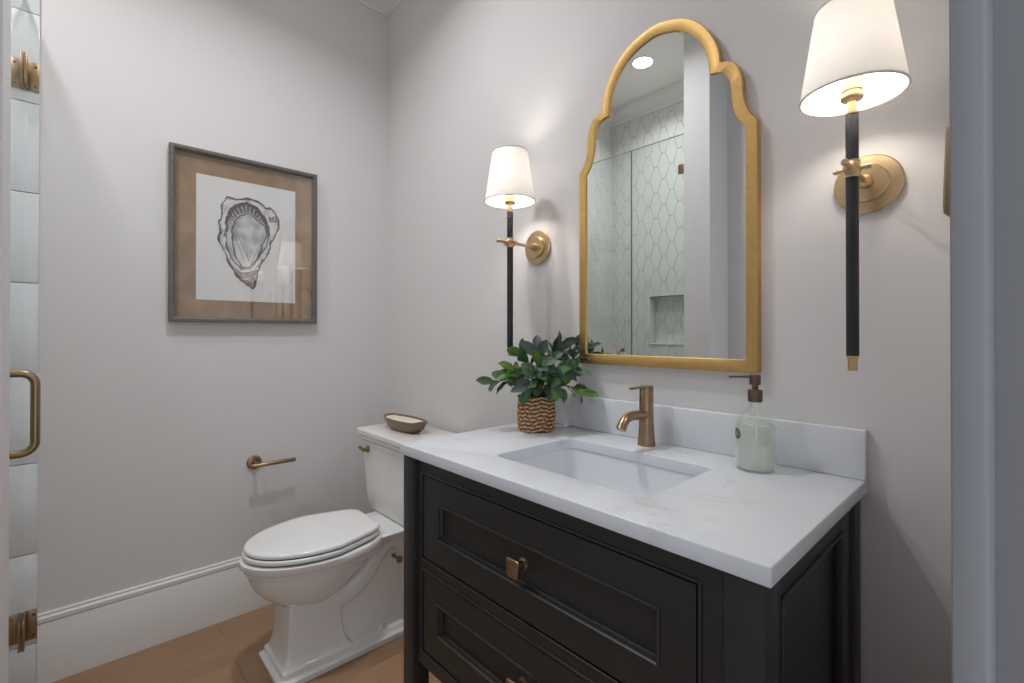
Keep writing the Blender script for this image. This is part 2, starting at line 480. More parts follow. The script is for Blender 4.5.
# ------------------------------------------------------------------ shower tiles (elongated hexagons)
def clip(poly, x0, x1, y0, y1):
    def cl(p, ins, isec):
        o = []
        for i in range(len(p)):
            a, b = p[i - 1], p[i]
            ia, ib = ins(a), ins(b)
            if ib:
                if not ia: o.append(isec(a, b))
                o.append(b)
            elif ia: o.append(isec(a, b))
        return o
    def ix(c): return lambda a, b: (c, a[1] + (b[1] - a[1])*(c - a[0])/(b[0] - a[0]))
    def iy(c): return lambda a, b: (a[0] + (b[0] - a[0])*(c - a[1])/(b[1] - a[1]), c)
    for ins, f in ((lambda p: p[0] >= x0, ix(x0)), (lambda p: p[0] <= x1, ix(x1)), (lambda p: p[1] >= y0, iy(y0)), (lambda p: p[1] <= y1, iy(y1))):
        if not poly: return []
        poly = cl(poly, ins, f)
    return poly
def hexes(mb, rects, to3, th, ph=(0, 0)):
    """tiles th proud of their plane; to3(u, v, d) maps"""
    W_, T_, Hh = 0.094, 0.032, 0.190
    pitch = (W_ + T_)/2; g = 0.0009
    for (u0, u1, v0, v1) in rects:
        i0 = int((u0 - ph[0])/pitch) - 2; i1 = int((u1 - ph[0])/pitch) + 3
        for i in range(i0, i1):
            for j in range(int((v0 - ph[1])/Hh) - 2, int((v1 - ph[1])/Hh) + 3):
                cx = ph[0] + i*pitch; cy = ph[1] + (j + (0.5 if i % 2 else 0))*Hh
                hw, ht, hh = W_/2 - g, T_/2 - g*0.6, Hh/2 - g
                p = [(cx - hw, cy), (cx - ht, cy - hh), (cx + ht, cy - hh), (cx + hw, cy), (cx + ht, cy + hh), (cx - ht, cy + hh)]
                p = clip(p, u0, u1, v0, v1)
                if len(p) < 3: continue
                mu = sum(q[0] for q in p)/len(p); mv = sum(q[1] for q in p)/len(p)
                ins = [(mu + (q[0] - mu)*0.965, mv + (q[1] - mv)*0.985) for q in p]
                n = len(p)
                vs = [to3(q[0], q[1], 0) for q in p] + [to3(q[0], q[1], th*0.6) for q in p] + [to3(q[0], q[1], th) for q in ins]
                fs = [tuple(range(2*n, 3*n))]
                for k in range(n):
                    k2 = (k + 1) % n
                    fs.append((k, k2, n + k2, n + k)); fs.append((n + k, n + k2, 2*n + k2, 2*n + k))
                mb.add(vs, fs)
    return mb
NX0, NX1, NZ0, NZ1 = 0.341, 0.645, 1.112, 1.470
# back wall of the shower with its niche: the substrate (grout coloured)
sb = MB()
for a in ((0, 0, NX0, H), (NX1, 0, PX0, H), (NX0, 0, NX1, NZ0), (NX0, NZ1, NX1, H)):
    sb.box(a[0], YS - 0.12, a[1], a[2], YS - 0.008, a[3])
sb.box(NX0 - 0.0, YS - 0.12, NZ0, NX1, YS - 0.10, NZ1)
swall = struct(sb.build('wall_shower', M['grout'], smooth=0), 'tiled back wall of the shower')
ht = MB()
hexes(ht, [(0.0, NX0 - 0.006, 0, 2.844), (NX1 + 0.006, PX0, 0, 2.844), (NX0 - 0.006, NX1 + 0.006, 0, NZ0 - 0.006), (NX0 - 0.006, NX1 + 0.006, NZ1 + 0.006, 2.844)],
      lambda u, v, d: (u, YS - 0.008 + d, v), 0.008, (0.02, 0.05))
hexes(ht, [(NX0 + 0.004, NX1 - 0.004, NZ0 + 0.004, NZ1 - 0.004)], lambda u, v, d: (u, YS - 0.100 + d, v), 0.006, (0.02, 0.05))
ht.build('tiles', M['tile'], swall, smooth=0, recalc=False)
nt = MB()
nt.box(NX0 - 0.006, YS - 0.100, NZ0 - 0.006, NX1 + 0.006, YS + 0.006, NZ0 + 0.004, 0.001)
nt.box(NX0 - 0.006, YS - 0.100, NZ1 - 0.004, NX1 + 0.006, YS + 0.003, NZ1 + 0.006, 0.001)
nt.box(NX0 - 0.006, YS - 0.100, NZ0, NX0 + 0.004, YS + 0.003, NZ1, 0.001)
nt.box(NX1 - 0.004, YS - 0.100, NZ0, NX1 + 0.006, YS + 0.003, NZ1, 0.001)
nt.build('niche_trim', M['trimtile'], swall)
lt = MB().box(0.0, YS, 0, 0.003, -1.372, 2.844)
lw = struct(lt.build('wall_shower_left', M['grout'], smooth=0), 'tiled left wall of the shower')
ht = hexes(MB(), [(YS + 0.001, -1.374, 0, 2.844)], lambda u, v, d: (0.003 + d, u, v), 0.006, (YS, 0.05))
ht.build('tiles', M['tile'], lw, smooth=0, recalc=False)
rt = MB().box(PX0 - 0.001, YS, 0, PX0 + 0.003, -1.33, 2.844)
rw = struct(rt.build('wall_shower_right', M['grout'], smooth=0))
hexes(MB(), [(YS + 0.001, -1.33, 0, 2.844)], lambda u, v, d: (PX0 - 0.001 - d, u, v), 0.006, (YS, 0.05)).build('tiles', M['tile'], rw, smooth=0, recalc=False)
# stacked edge tiles on the left wall where the glass meets it
ed = MB(); z = 0.0
zs = [0.0] + [0.150 + 0.3015*k for k in range(9)] + [2.844]
for a, b in zip(zs[:-1], zs[1:]):
    ed.box(0.0, -1.372, a + 0.0012, 0.011, -1.294, b - 0.0012, 0.0018)
struct(ed.build('trim_2', M['trimtile'], smooth=30), 'stack of white edge tiles beside the shower glass')

# ------------------------------------------------------------------ shower glass, hinges, handle
SEAM = 0.630
fp = thing('fixed_glass_panel', (0.795, YG, 0), 'clear fixed shower glass panel seen in the mirror beside the narrow wall', 'shower screen')
B(SEAM + 0.003, YG - 0.005, 0.01, PX0 - 0.008, YG + 0.005, 2.306).build('glass_pane', M['glass'], fp, smooth=0)
B(0.943, YG - 0.011, 2.085, PX0 - 0.006, YG + 0.011, 2.135, 0.002).build('wall_clamp', M['abrass'], fp)
B(0.938, YG - 0.011, 0.25, PX0 - 0.006, YG + 0.011, 0.30, 0.002).build('wall_clamp', M['abrass'], fp)
B(SEAM + 0.0025, YG - 0.0052, 0.01, SEAM + 0.006, YG + 0.0052, 2.306).build('seal_strip', M['edge'], fp)
B(SEAM + 0.003, YG - 0.0051, 2.3025, PX0 - 0.008, YG + 0.0051, 2.3065).build('polished_edge', M['edge2'], fp)
sd = thing('shower_door', (0.03, YG, 0), 'frameless glass shower door hinged at the left wall, with a brass D handle', 'shower door')
B(0.016, YG - 0.005, 0.012, SEAM - 0.003, YG + 0.005, 2.306).build('glass_pane', M['glass'], sd, smooth=0)
B(0.016, YG - 0.0051, 2.3025, SEAM - 0.003, YG + 0.0051, 2.3065).build('polished_edge', M['edge2'], sd)
for zc in (2.046, 0.217):
    hg = MB()
    hg.box(0.0115, -1.325, zc - 0.0485, 0.0165, -1.2945, zc + 0.0485, 0.0008)       # wall plate
    hg.box(0.0168, YG - 0.012, zc - 0.0485, 0.086, YG - 0.0055, zc + 0.0485, 0.0015)    # glass plates
    hg.box(0.0168, YG + 0.0055, zc - 0.0485, 0.086, YG + 0.0125, zc + 0.0485, 0.0015)
    h = hg.build('hinge', M['abrass'], sd)
    for dz in (-0.034, 0.034): MB().lathe([(0.0042, 0), (0.0042, 0.0015), (0.0025, 0.002)], (0.0165, -1.303, zc + dz), 'X', n=12).build('screw', M['dbronze'], h)
hd = MB()
zc = 0.988; hx = 0.575; so = 0.0555; hh = 0.100; rr = 0.0095
pts = []
y0 = YG + 0.005; y1 = YG + so
rc = 0.028
pts.append((hx, y0, zc - hh)); pts.append((hx, y1 - rc, zc - hh))
for k in range(1, 9):
    a = PI/2*k/8; pts.append((hx, y1 - rc + rc*math.sin(a), zc - hh + rc - rc*math.cos(a)))
for k in range(0, 9):
    a = PI/2*k/8; pts.append((hx, y1 - rc + rc*math.cos(a), zc + hh - rc + rc*math.sin(a)))
pts.append((hx, y0, zc + hh))
hd.tube(pts, rr, 18)
hdo = hd.build('handle', M['abrass'], sd); hdo['label'] = 'aged brass D handle'
fl = MB()
for s_ in (-1, 1): fl.lathe([(0.0135, 0), (0.0135, 0.004), (0.011, 0.006)], (hx, YG + 0.005, zc + s_*hh), 'Y', n=20)
fl.build('washer', M['abrass'], hdo)

# ------------------------------------------------------------------ recessed lights: one over the shower, one added as room fill
def can(x, y, label, watts, colr):
    t = thing('recessed_light', (x, y, H), label, 'ceiling light')
    MB().lathe([(0.060, H - 0.001), (0.062, H - 0.006), (0.078, H - 0.006), (0.086, H - 0.001)], (x, y, 0), n=48, cap=False).build('trim_ring', M['ceil'], t)
    MB().lathe([(0.060, H - 0.0035), (0.060, H - 0.0015)], (x, y, 0), n=48).build('lens', M['lens'], t)
    ld = bpy.data.lights.new('downlight', 'AREA'); ld.shape = 'DISK'; ld.size = 0.116; ld.energy = watts; ld.color = colr
    ld.spread = R(SPREAD)
    lo_ = bpy.data.objects.new('downlight', ld); col.objects.link(lo_); lo_.parent = t; lo_.location = (0, 0, -0.0045)
can(0.584, -1.542, 'round white recessed downlight over the shower, seen in the mirror', CAN_SHOWER, (0.975, 0.97, 0.985))
can(0.90, -0.74, 'round white downlight above the middle of the room, added unseen to even out the light', CAN_FILL, (0.965, 0.97, 1.0))

# ------------------------------------------------------------------ vanity
CX0, CX1, CY = 1.1125, 2.031, -0.545     # cabinet
X0, X1, YD, ZT, TH = 1.1008, 2.0408, -0.55, 0.8864, 0.0276
ZB = ZT - TH
va = thing('vanity_cabinet', ((CX0 + CX1)/2, -0.27, 0), 'black painted two-drawer bathroom vanity cabinet under the marble top', 'vanity')
DX0, DX1 = 1.1915, 1.936
D1, D2 = (0.601, 0.820), (0.359, 0.568)
FY = CY + 0.012     # face frame plane, a little behind the legs
bd = MB()
bd.box(CX0 + 0.05, FY, 0.320, DX0, FY + 0.02, ZB - 0.0005)
bd.box(DX1, FY, 0.320, CX1 - 0.053, FY + 0.02, ZB - 0.0005)
bd.box(DX0, FY, D1[1], DX1, FY + 0.02, ZB - 0.0005)
bd.box(DX0, FY, D2[1], DX1, FY + 0.02, D1[0])
bd.box(DX0, FY, 0.320, DX1, FY + 0.02, D2[0])
bd.box(CX0 + 0.006, CY + 0.05, 0.320, CX0 + 0.024, -0.02, ZB - 0.0005)   # left side
bd.box(CX0 + 0.02, -0.03, 0.320, CX1 - 0.02, -0.015, ZB - 0.14)         # back
bd.box(CX0 + 0.01, CY + 0.032, 0.322, CX1 - 0.01, -0.02, 0.338)          # bottom
# beads round the openings
for (z0, z1) in (D1, D2):
    e = 0.006
    bd.box(DX0 - e, FY - 0.003, z0 - e, DX0, FY + 0.006, z1 + e, 0.0015)
    bd.box(DX1, FY - 0.003, z0 - e, DX1 + e, FY + 0.006, z1 + e, 0.0015)
    bd.box(DX0, FY - 0.003, z1, DX1, FY + 0.006, z1 + e, 0.0015)
    bd.box(DX0, FY - 0.003, z0 - e, DX1, FY + 0.006, z0, 0.0015)
bd.build('carcass', M['black'], va, smooth=30)
for (x0, x1, y0, y1) in ((CX0, CX0 + 0.050, CY, CY + 0.05), (CX1 - 0.053, CX1, CY, CY + 0.05), (CX0, CX0 + 0.05, -0.056, -0.016), (CX1 - 0.05, CX1, -0.065, -0.016)):
    B(x0, y0, 0, x1, y1, ZB - 0.0005, 0.0015).build('leg', M['black'], va)
# right side panel with recessed field
sp_ = MB(); sx = CX1 - 0.006
py0, py1, pz0, pz1 = -0.463, -0.136, 0.375, 0.811
sp_.box(sx - 0.018, CY + 0.05, 0.320, sx, py0, ZB - 0.0005, 0.0008)
sp_.box(sx - 0.018, py1, 0.320, sx, -0.065, ZB - 0.0005, 0.0008)
sp_.box(sx - 0.018, py0, pz1, sx, py1, ZB - 0.0005, 0.0008)
sp_.box(sx - 0.018, py0, 0.320, sx, py1, pz0, 0.0008)
sp_.box(sx - 0.018, py0, pz0, sx - 0.012, py1, pz1)
for (a, b_, c, d) in ((py0, pz0, py0 + 0.007, pz1), (py1 - 0.007, pz0, py1, pz1), (py0, pz0, py1, pz0 + 0.007), (py0, pz1 - 0.007, py1, pz1)):
    sp_.box(sx - 0.014, a, b_, sx + 0.0032, c, d, 0.0022)
sp_.build('side_panel', M['black'], va, smooth=30)

def drawer(z0, z1):
    g = 0.0036; x0, x1 = DX0 + g, DX1 - g; z0 += g; z1 -= g; m = 0.0635
    mb = MB(); yf = FY + 0.0; th = 0.02
    mb.box(x0, yf, z0, x0 + m, yf + th, z1); mb.box(x1 - m, yf, z0, x1, yf + th, z1)
    mb.box(x0 + m, yf, z0, x1 - m, yf + th, z0 + m); mb.box(x0 + m, yf, z1 - m, x1 - m, yf + th, z1)
    mb.box(x0 + m, yf + 0.0125, z0 + m, x1 - m, yf + th, z1 - m)
    # ogee bead round the field: mitred frame
    def ringp(i, y): return [(x0 + m + i, yf + y, z0 + m + i), (x1 - m - i, yf + y, z0 + m + i), (x1 - m - i, yf + y, z1 - m - i), (x0 + m + i, yf + y, z1 - m - i)]
    prof = [(-0.0055, 0.0002), (-0.005, -0.002), (-0.003, -0.0035), (-0.0005, -0.003), (0.001, -0.001), (0.0015, 0.004), (0.0025, 0.009), (0.004, 0.0105), (0.0045, 0.0128)]
    mb.loft([ringp(i, y) for i, y in prof], False, False)
    d = mb.build('drawer', M['black'], va, smooth=35)
    # drawer box behind the front
    kx = 1.5570; kz = (z0 + z1)/2; yk = yf + 0.0125
    k = MB()
    k.lathe([(0.0125, 0), (0.0125, 0.002), (0.010, 0.0035), (0.0075, 0.005), (0.0068, 0.012), (0.0078, 0.016), (0.010, 0.019), (0.010, 0.026)], (kx, yk, kz), '-Y', n=24)
    rings = []
    for dy, s_ in ((0.0255, 0.80), (0.0265, 0.93), (0.0285, 1.0), (0.0325, 1.0), (0.0345, 0.94), (0.035, 0.85)):
        hw, hh_ = 0.0175*s_, 0.0195*s_
        ring = []
        for q in rrect(0, 0, 0, hw, hh_, 0.005*s_, 4):
            wz = q[1]; wx = q[0]*(1 + 0.10*(wz/0.0205)) 
            ring.append((kx + wx, yk - dy, kz + wz))
        rings.append(ring)
    k.loft(rings)
    k.build('knob', M['bronze'], d)['label'] = 'square flared bronze knob'
drawer(*D1); drawer(*D2)

# marble top with the sink cut out, and its backsplash
SX0, SX1, SY0, SY1 = 1.372, 1.790, -0.442, -0.155
scx, scy, shx, shy = (SX0 + SX1)/2, (SY0 + SY1)/2, (SX1 - SX0)/2, (SY1 - SY0)/2
b_ = bmesh.new()
outer = [(X0, YD), (X1, YD), (X1, -0.0015), (X0, -0.0015)]
ov = [b_.verts.new((x, y, ZT)) for x, y in outer]
iv = [b_.verts.new(p) for p in rrect(scx, scy, ZT, shx, shy, 0.022, 6)]
oe = [b_.edges.new((ov[i], ov[(i + 1) % 4])) for i in range(4)]
ie = [b_.edges.new((iv[i], iv[(i + 1) % len(iv)])) for i in range(len(iv))]
bmesh.ops.triangle_fill(b_, edges=oe + ie, use_beauty=True, use_dissolve=False)
ex = bmesh.ops.extrude_face_region(b_, geom=b_.faces[:])
bmesh.ops.translate(b_, verts=[g for g in ex['geom'] if isinstance(g, bmesh.types.BMVert)], vec=(0, 0, -TH))
bmesh.ops.recalc_face_normals(b_, faces=b_.faces[:])
be = [e for e in b_.edges if len(e.link_faces) == 2 and e.calc_face_angle() > R(60)]
bmesh.ops.bevel(b_, geom=be, offset=0.0022, segments=3, profile=0.5, affect='EDGES')
ct = thing('marble_countertop', ((X0 + X1)/2, -0.27, ZB), 'white marble vanity top with faint grey veins, on the black cabinet', 'countertop')
MB().bm(b_).build('slab', M['marble'], ct, smooth=30)
bs_ = B(X0, -0.0215, ZT + 0.0003, X1, -0.0005, ZT + 0.1025, 0.002, 3).build('backsplash', M['marble'], smooth=35)
tag(bs_, 'low white marble backsplash strip standing on the back of the countertop', 'backsplash')

# undermount sink
sk = thing('undermount_sink', (scx, scy, ZB), 'white rectangular undermount sink basin below the faucet', 'sink')
def ringz(g, z, r): return rrect(scx, scy, z, shx + g, shy + g, r, 6)
inn = [ringz(0.020, ZB - 0.0008, 0.03), ringz(0.004, ZB - 0.0008, 0.026), ringz(0.003, ZB - 0.004, 0.026), ringz(-0.002, ZB - 0.05, 0.03), ringz(-0.010, ZB - 0.100, 0.035), ringz(-0.022, ZB - 0.122, 0.045),
       ringz(-0.045, ZB - 0.132, 0.05), ringz(-0.10, ZB - 0.136, 0.03), ringz(-0.125, ZB - 0.138, 0.012)]
outr = [ringz(-0.125, ZB - 0.150, 0.012), ringz(-0.04, ZB - 0.146, 0.05), ringz(-0.006, ZB - 0.125, 0.04), ringz(0.006, ZB - 0.09, 0.04), ringz(0.014, ZB - 0.014, 0.03), ringz(0.020, ZB - 0.008, 0.03)]
mb = MB().loft(inn, False, True); mb.loft(outr + [inn[0]], True, False)
mb.build('basin', M['sinkware'], sk, smooth=50)
MB().lathe([(0.004, 0.003), (0.012, 0.0035), (0.018, 0.002), (0.0215, 0.0)], (scx, scy + 0.02, ZB - 0.1375), n=28).build('drain', M['bronze'], sk)

# faucet
fx, fy = 1.569, -0.071
fa = thing('faucet', (fx, fy, ZT), 'single-hole bronze faucet with a lever on top, behind the sink', 'faucet')
MB().lathe([(0.0235, 0), (0.0237, 0.004), (0.0222, 0.018), (0.0198, 0.045), (0.0187, 0.08), (0.0185, 0.132), (0.0178, 0.1335)], (fx, fy, ZT), n=40).build('body', M['bronze'], fa)
sp2 = MB()
pth = [(0.0, 0.0800), (-0.03, 0.0845), (-0.060, 0.0865), (-0.078, 0.0865), (-0.092, 0.0835), (-0.104, 0.0765), (-0.113, 0.067), (-0.119, 0.057)]
sp2.tube([(fx, fy + a, ZT + b) for a, b in pth], [0.0128, 0.0124, 0.0120, 0.0120, 0.0120, 0.0120, 0.0124, 0.0128], 24)
sp2.build('spout', M['bronze'], fa)
hdl = MB().lathe([(0.0178, 0.1338), (0.0185, 0.1348), (0.0185, 0.158), (0.0178, 0.1595), (0.006, 0.160)], (fx, fy, ZT), n=40)
lo = [rrect(0, 0, 0, 0.0075, 0.003, 0.0025, 3)]
rings = []
for d_, z_, w_ in ((0.006, 0.1560, 0.013), (0.03, 0.1575, 0.0095), (0.055, 0.158, 0.008), (0.072, 0.1575, 0.007), (0.074, 0.157, 0.006)):
    rings.append([(fx + q[0]*w_/0.0075, fy - d_, ZT + z_ + q[1]*0.9) for q in lo[0]])
hdl.loft(rings)
hdl.build('lever_handle', M['bronze'], fa)

# ------------------------------------------------------------------ soap dispenser
bx, by = 1.855, -0.094
so_ = thing('soap_dispenser', (bx, by, ZT), 'clear glass bottle of pale green soap with a dark bronze pump', 'soap dispenser')
br_ = 0.0400
prof = [(0.0, 0.0), (br_ - 0.003, 0.0), (br_, 0.003), (br_, 0.094), (br_ - 0.0015, 0.104), (br_ - 0.006, 0.114), (br_ - 0.0135, 0.123), (br_ - 0.021, 0.129), (0.0125, 0.133), (0.0115, 0.137), (0.0115, 0.152)]
inner = [(0.0095, 0.152), (0.0095, 0.136), (0.015, 0.1275), (0.023, 0.121), (0.032, 0.111), (0.0372, 0.10), (0.0388, 0.094), (0.0388, 0.006), (0.0365, 0.0035), (0.0, 0.0035)]
MB().lathe([(max(r, 0.0002), h) for r, h in prof + inner], (bx, by, ZT), n=48, cap=False).build('bottle', M['bottle'], so_, smooth=50)
MB().lathe([(0.001, 0.0040), (0.036, 0.0040), (0.0385, 0.0065), (0.0385, 0.094), (0.0375, 0.1005), (0.001, 0.1005)], (bx, by, ZT), n=48, cap=False).build('liquid_soap', M['liquid'], so_, smooth=50)
MB().tube([(bx, by, ZT + 0.145), (bx + 0.002, by, ZT + 0.08), (bx + 0.006, by - 0.004, ZT + 0.012)], 0.0014, 10).build('dip_tube', M['bottle'], so_)
pm = MB().lathe([(0.0140, 0.149), (0.0150, 0.1505), (0.0150, 0.174), (0.0140, 0.1755), (0.0068, 0.176), (0.0068, 0.186), (0.0110, 0.187), (0.0116, 0.188), (0.0116, 0.2075), (0.0108, 0.209)], (bx, by, ZT), n=32)
dv = Vector((-0.74, -0.67, 0))
pm.tube([(bx, by, ZT + 0.2045), Vector((bx, by, ZT + 0.2045)) + dv*0.05, Vector((bx, by, ZT + 0.203)) + dv*0.056], [0.0026, 0.0022, 0.0026], 12)
pm.build('pump', M['dbronze'], so_)
# round badge wrapped on the glass
ba = MB(); rg = MB()
a0 = R(227)
def onb(s_, t_, r_): 
    a = a0 + s_/br_
    return (bx + r_*math.cos(a), by + r_*math.sin(a), ZT + 0.079 + t_)
def disc(mb, r1, r0, rad):
    n = 28; vs = []; fs = []
    for k in range(n):
        a = 2*PI*k/n
        vs += [onb(r1*math.cos(a), r1*math.sin(a), rad), onb(r0*math.cos(a), r0*math.sin(a), rad), onb(r1*math.cos(a), r1*math.sin(a), br_ + 0.0001)]
    for k in range(n):
        i, j = 3*k, 3*((k + 1) % n); fs += [(i, j, j + 1, i + 1), (i, i + 2, j + 2, j)]
    if r0 < r1*0.5:
        vs.append(onb(0, 0, rad)); fs += [(3*k + 1, 3*((k + 1) % n) + 1, 3*n) for k in range(n)]
    mb.add(vs, fs)
disc(ba, 0.0115, 0.004, br_ + 0.0008); ba.build('badge', M['badge'], so_, smooth=0)
disc(rg, 0.0082, 0.0072, br_ + 0.0012)
for ang in range(0, 360, 60):
    a = R(ang); q = [onb(0.0012*math.cos(a + PI/2) + t*math.cos(a), 0.0012*math.sin(a + PI/2) + t*math.sin(a), br_ + 0.0012) for t in (0.001, 0.0055)]
    q += [onb(-0.0012*math.cos(a + PI/2)*0.4 + t*math.cos(a), -0.0012*math.sin(a + PI/2)*0.4 + t*math.sin(a), br_ + 0.0012) for t in (0.0055, 0.001)]
    rg.add(q, [(0, 1, 2, 3)])
rg.build('badge_mark', M['badge_ring'], so_, smooth=0)

# ------------------------------------------------------------------ potted plant
px, py = 1.226, -0.143
pl = thing('potted_plant', (px, py, ZT), 'green leafy plant in a woven brown pot on the marble top', 'plant')
rnd = random.Random(7)
n, rows = 144, 78; PHt = 0.108
vs = []; cols = []
for j in range(rows + 1):
    h = PHt*j/rows
    base = 0.0535 + 0.003*math.sin(PI*min(1, h/PHt*1.1)) + (0.0025 if j > rows - 5 else 0) - (0.003 if j < 2 else 0)
    for k in range(n):
        a = 2*PI*k/n
        row = h/PHt*9.0 + 0.25*math.sin(a*3) + 0.18*math.sin(a*7 + 2)
        row *= 1.0; ri = int(row); fr = row - ri
        ph_ = ri*2.39 + a*17
        tw = abs(math.sin(ph_*0.5 + (fr - 0.5)*2.4*(1 if ri % 2 else -1)))
        bulge = math.sin(PI*fr)
        nz = noise.noise(Vector((a*9, h*160, 3)))
        f_ = bulge*(0.35 + 0.65*tw) + 0.25*nz
        r_ = base + 0.0050*f_
        vs.append((px + r_*math.cos(a), py + r_*math.sin(a), ZT + h))
        t = max(0, min(1, -0.12 + 1.05*f_ + 0.45*noise.noise(Vector((a*14, h*260, 9)))))
        dk, lt_ = (0.06, 0.025, 0.012), (0.80, 0.50, 0.28)
        cols.append([dk[i] + (lt_[i] - dk[i])*t for i in range(3)] + [1])
fs = [(j*n + k, j*n + (k + 1) % n, (j + 1)*n + (k + 1) % n, (j + 1)*n + k) for j in range(rows) for k in range(n)]
b0 = len(vs)
for rr_, h in ((0.049, PHt), (0.047, PHt - 0.012), (0.047, 0.006)):
    for k in range(n): a = 2*PI*k/n; vs.append((px + rr_*math.cos(a), py + rr_*math.sin(a), ZT + h)); cols.append([0.06, 0.03, 0.015, 1])
for k in range(n): fs.append((rows*n + k, rows*n + (k + 1) % n, b0 + (k + 1) % n, b0 + k))
for j in range(2): fs += [(b0 + j*n + k, b0 + j*n + (k + 1) % n, b0 + (j + 1)*n + (k + 1) % n, b0 + (j + 1)*n + k) for k in range(n)]
fs.append(tuple(range(n))[::-1]); fs.append(tuple(range(b0 + 2*n, b0 + 3*n)))
def attr(o, cols):
    a = o.data.color_attributes.new('print', 'FLOAT_COLOR', 'POINT')
    for i, c in enumerate(cols): a.data[i].color = c
o = MB().add(vs, fs).build('woven_pot', M['basket'], pl, smooth=60, recalc=False); attr(o, cols)
MB().lathe([(0.001, 0.098), (0.03, 0.097), (0.0468, 0.094), (0.0468, 0.088)], (px, py, ZT), n=32, cap=False).build('soil', M['soil'], pl)

lv = MB(); lcols = []; stems = MB()
def leaf(base, d, up, L, Wd, curl, c, sag=0.0):
    d = d.normalized(); s_ = d.cross(up)
    if s_.length < 0.05: s_ = d.cross(Vector((1, 0, 0.2)))
    s_.normalize(); u = s_.cross(d).normalized()
    nl, nw = 9, 4
    v0 = []; 
    for i in range(nl + 1):
        t = i/nl
        w_ = Wd*max(0.02, math.sin(PI*t**1.12))**0.68 if 0 < t < 1 else 0.0006
        if i == 0: w_ = 0.0012
        if i == nl: w_ = 0.0004
        ctr = base + d*(L*t) - u*(sag*L*t*t)
        for k in range(-nw, nw + 1):
            q = k/nw
            p = ctr + s_*(w_*q) + u*(curl*w_*abs(q)**1.6 + 0.0012*math.sin(t*14 + q*3)*abs(q))
            v0.append(p[:])
            sh = 0.9 + 0.25*noise.noise(Vector(p)*60)
            vein = 1.35 if k == 0 else 1.0
            lcols.append([c[0]*sh*vein, c[1]*sh*vein, c[2]*sh*vein, 1])
    m_ = 2*nw + 1
    f0 = [(i*m_ + k, i*m_ + k + 1, (i + 1)*m_ + k + 1, (i + 1)*m_ + k) for i in range(nl) for k in range(2*nw)]
    # underside a hair below: real thickness
    lv.add(v0, f0)
    v1 = [(Vector(p) - u*0.0005)[:] for p in v0]
    lcols.extend([[min(1, q[0]*1.5 + 0.02), min(1, q[1]*1.3 + 0.03), min(1, q[2]*1.5 + 0.03), 1] for q in lcols[-len(v0):]])
    lv.add(v1, [tuple(reversed(f)) for f in f0])
GREENS = [(0.045, 0.130, 0.035), (0.075, 0.185, 0.030), (0.038, 0.095, 0.048), (0.078, 0.130, 0.088), (0.115, 0.175, 0.140), (0.10, 0.235, 0.028)]
# stems leave the pot and carry pairs of oval leaves; (azimuth deg from +x, lean, length)
CR = Vector((0.6777, 0.7354, 0)); CF = Vector((-0.7354, 0.6777, 0))   # to the camera's right / away from it
def dirn(r_, f_, z_): return (CR*r_ + CF*f_ + Vector((0, 0, z_))).normalized()
STEMS = [((-1.0, -0.1, 0.55), 0.125, 7, 0), ((-0.55, -0.5, 0.95), 0.095, 6, 3), ((-0.30, 0.2, 1.25), 0.138, 7, 1), ((0.1, -0.4, 1.15), 0.120, 7, 4), ((0.35, 0.1, 1.15), 0.150, 7, 3), ((0.50, 0.05, 1.25), 0.180, 8, 3), ((0.85, 0.10, 0.95), 0.175, 8, 4), ((0.80, 0.30, 1.10), 0.205, 8, 4),
         ((0.8, -0.2, 0.80), 0.135, 7, 4), ((1.0, -0.25, 0.32), 0.125, 7, 5), ((0.45, -0.8, 0.60), 0.095, 6, 2), ((-0.3, -0.9, 0.65), 0.09, 6, 3), ((0.2, 0.85, 0.8), 0.12, 6, 0),
         ((-0.5, 0.7, 0.9), 0.11, 6, 2), ((0.0, -0.1, 1.3), 0.148, 7, 3), ((0.75, 0.35, 0.8), 0.12, 6, 0), ((-0.05, -0.7, 1.0), 0.085, 6, 4), ((0.5, -0.45, 1.0), 0.105, 6, 3), ((-0.7, -0.1, 1.0), 0.11, 6, 1)]
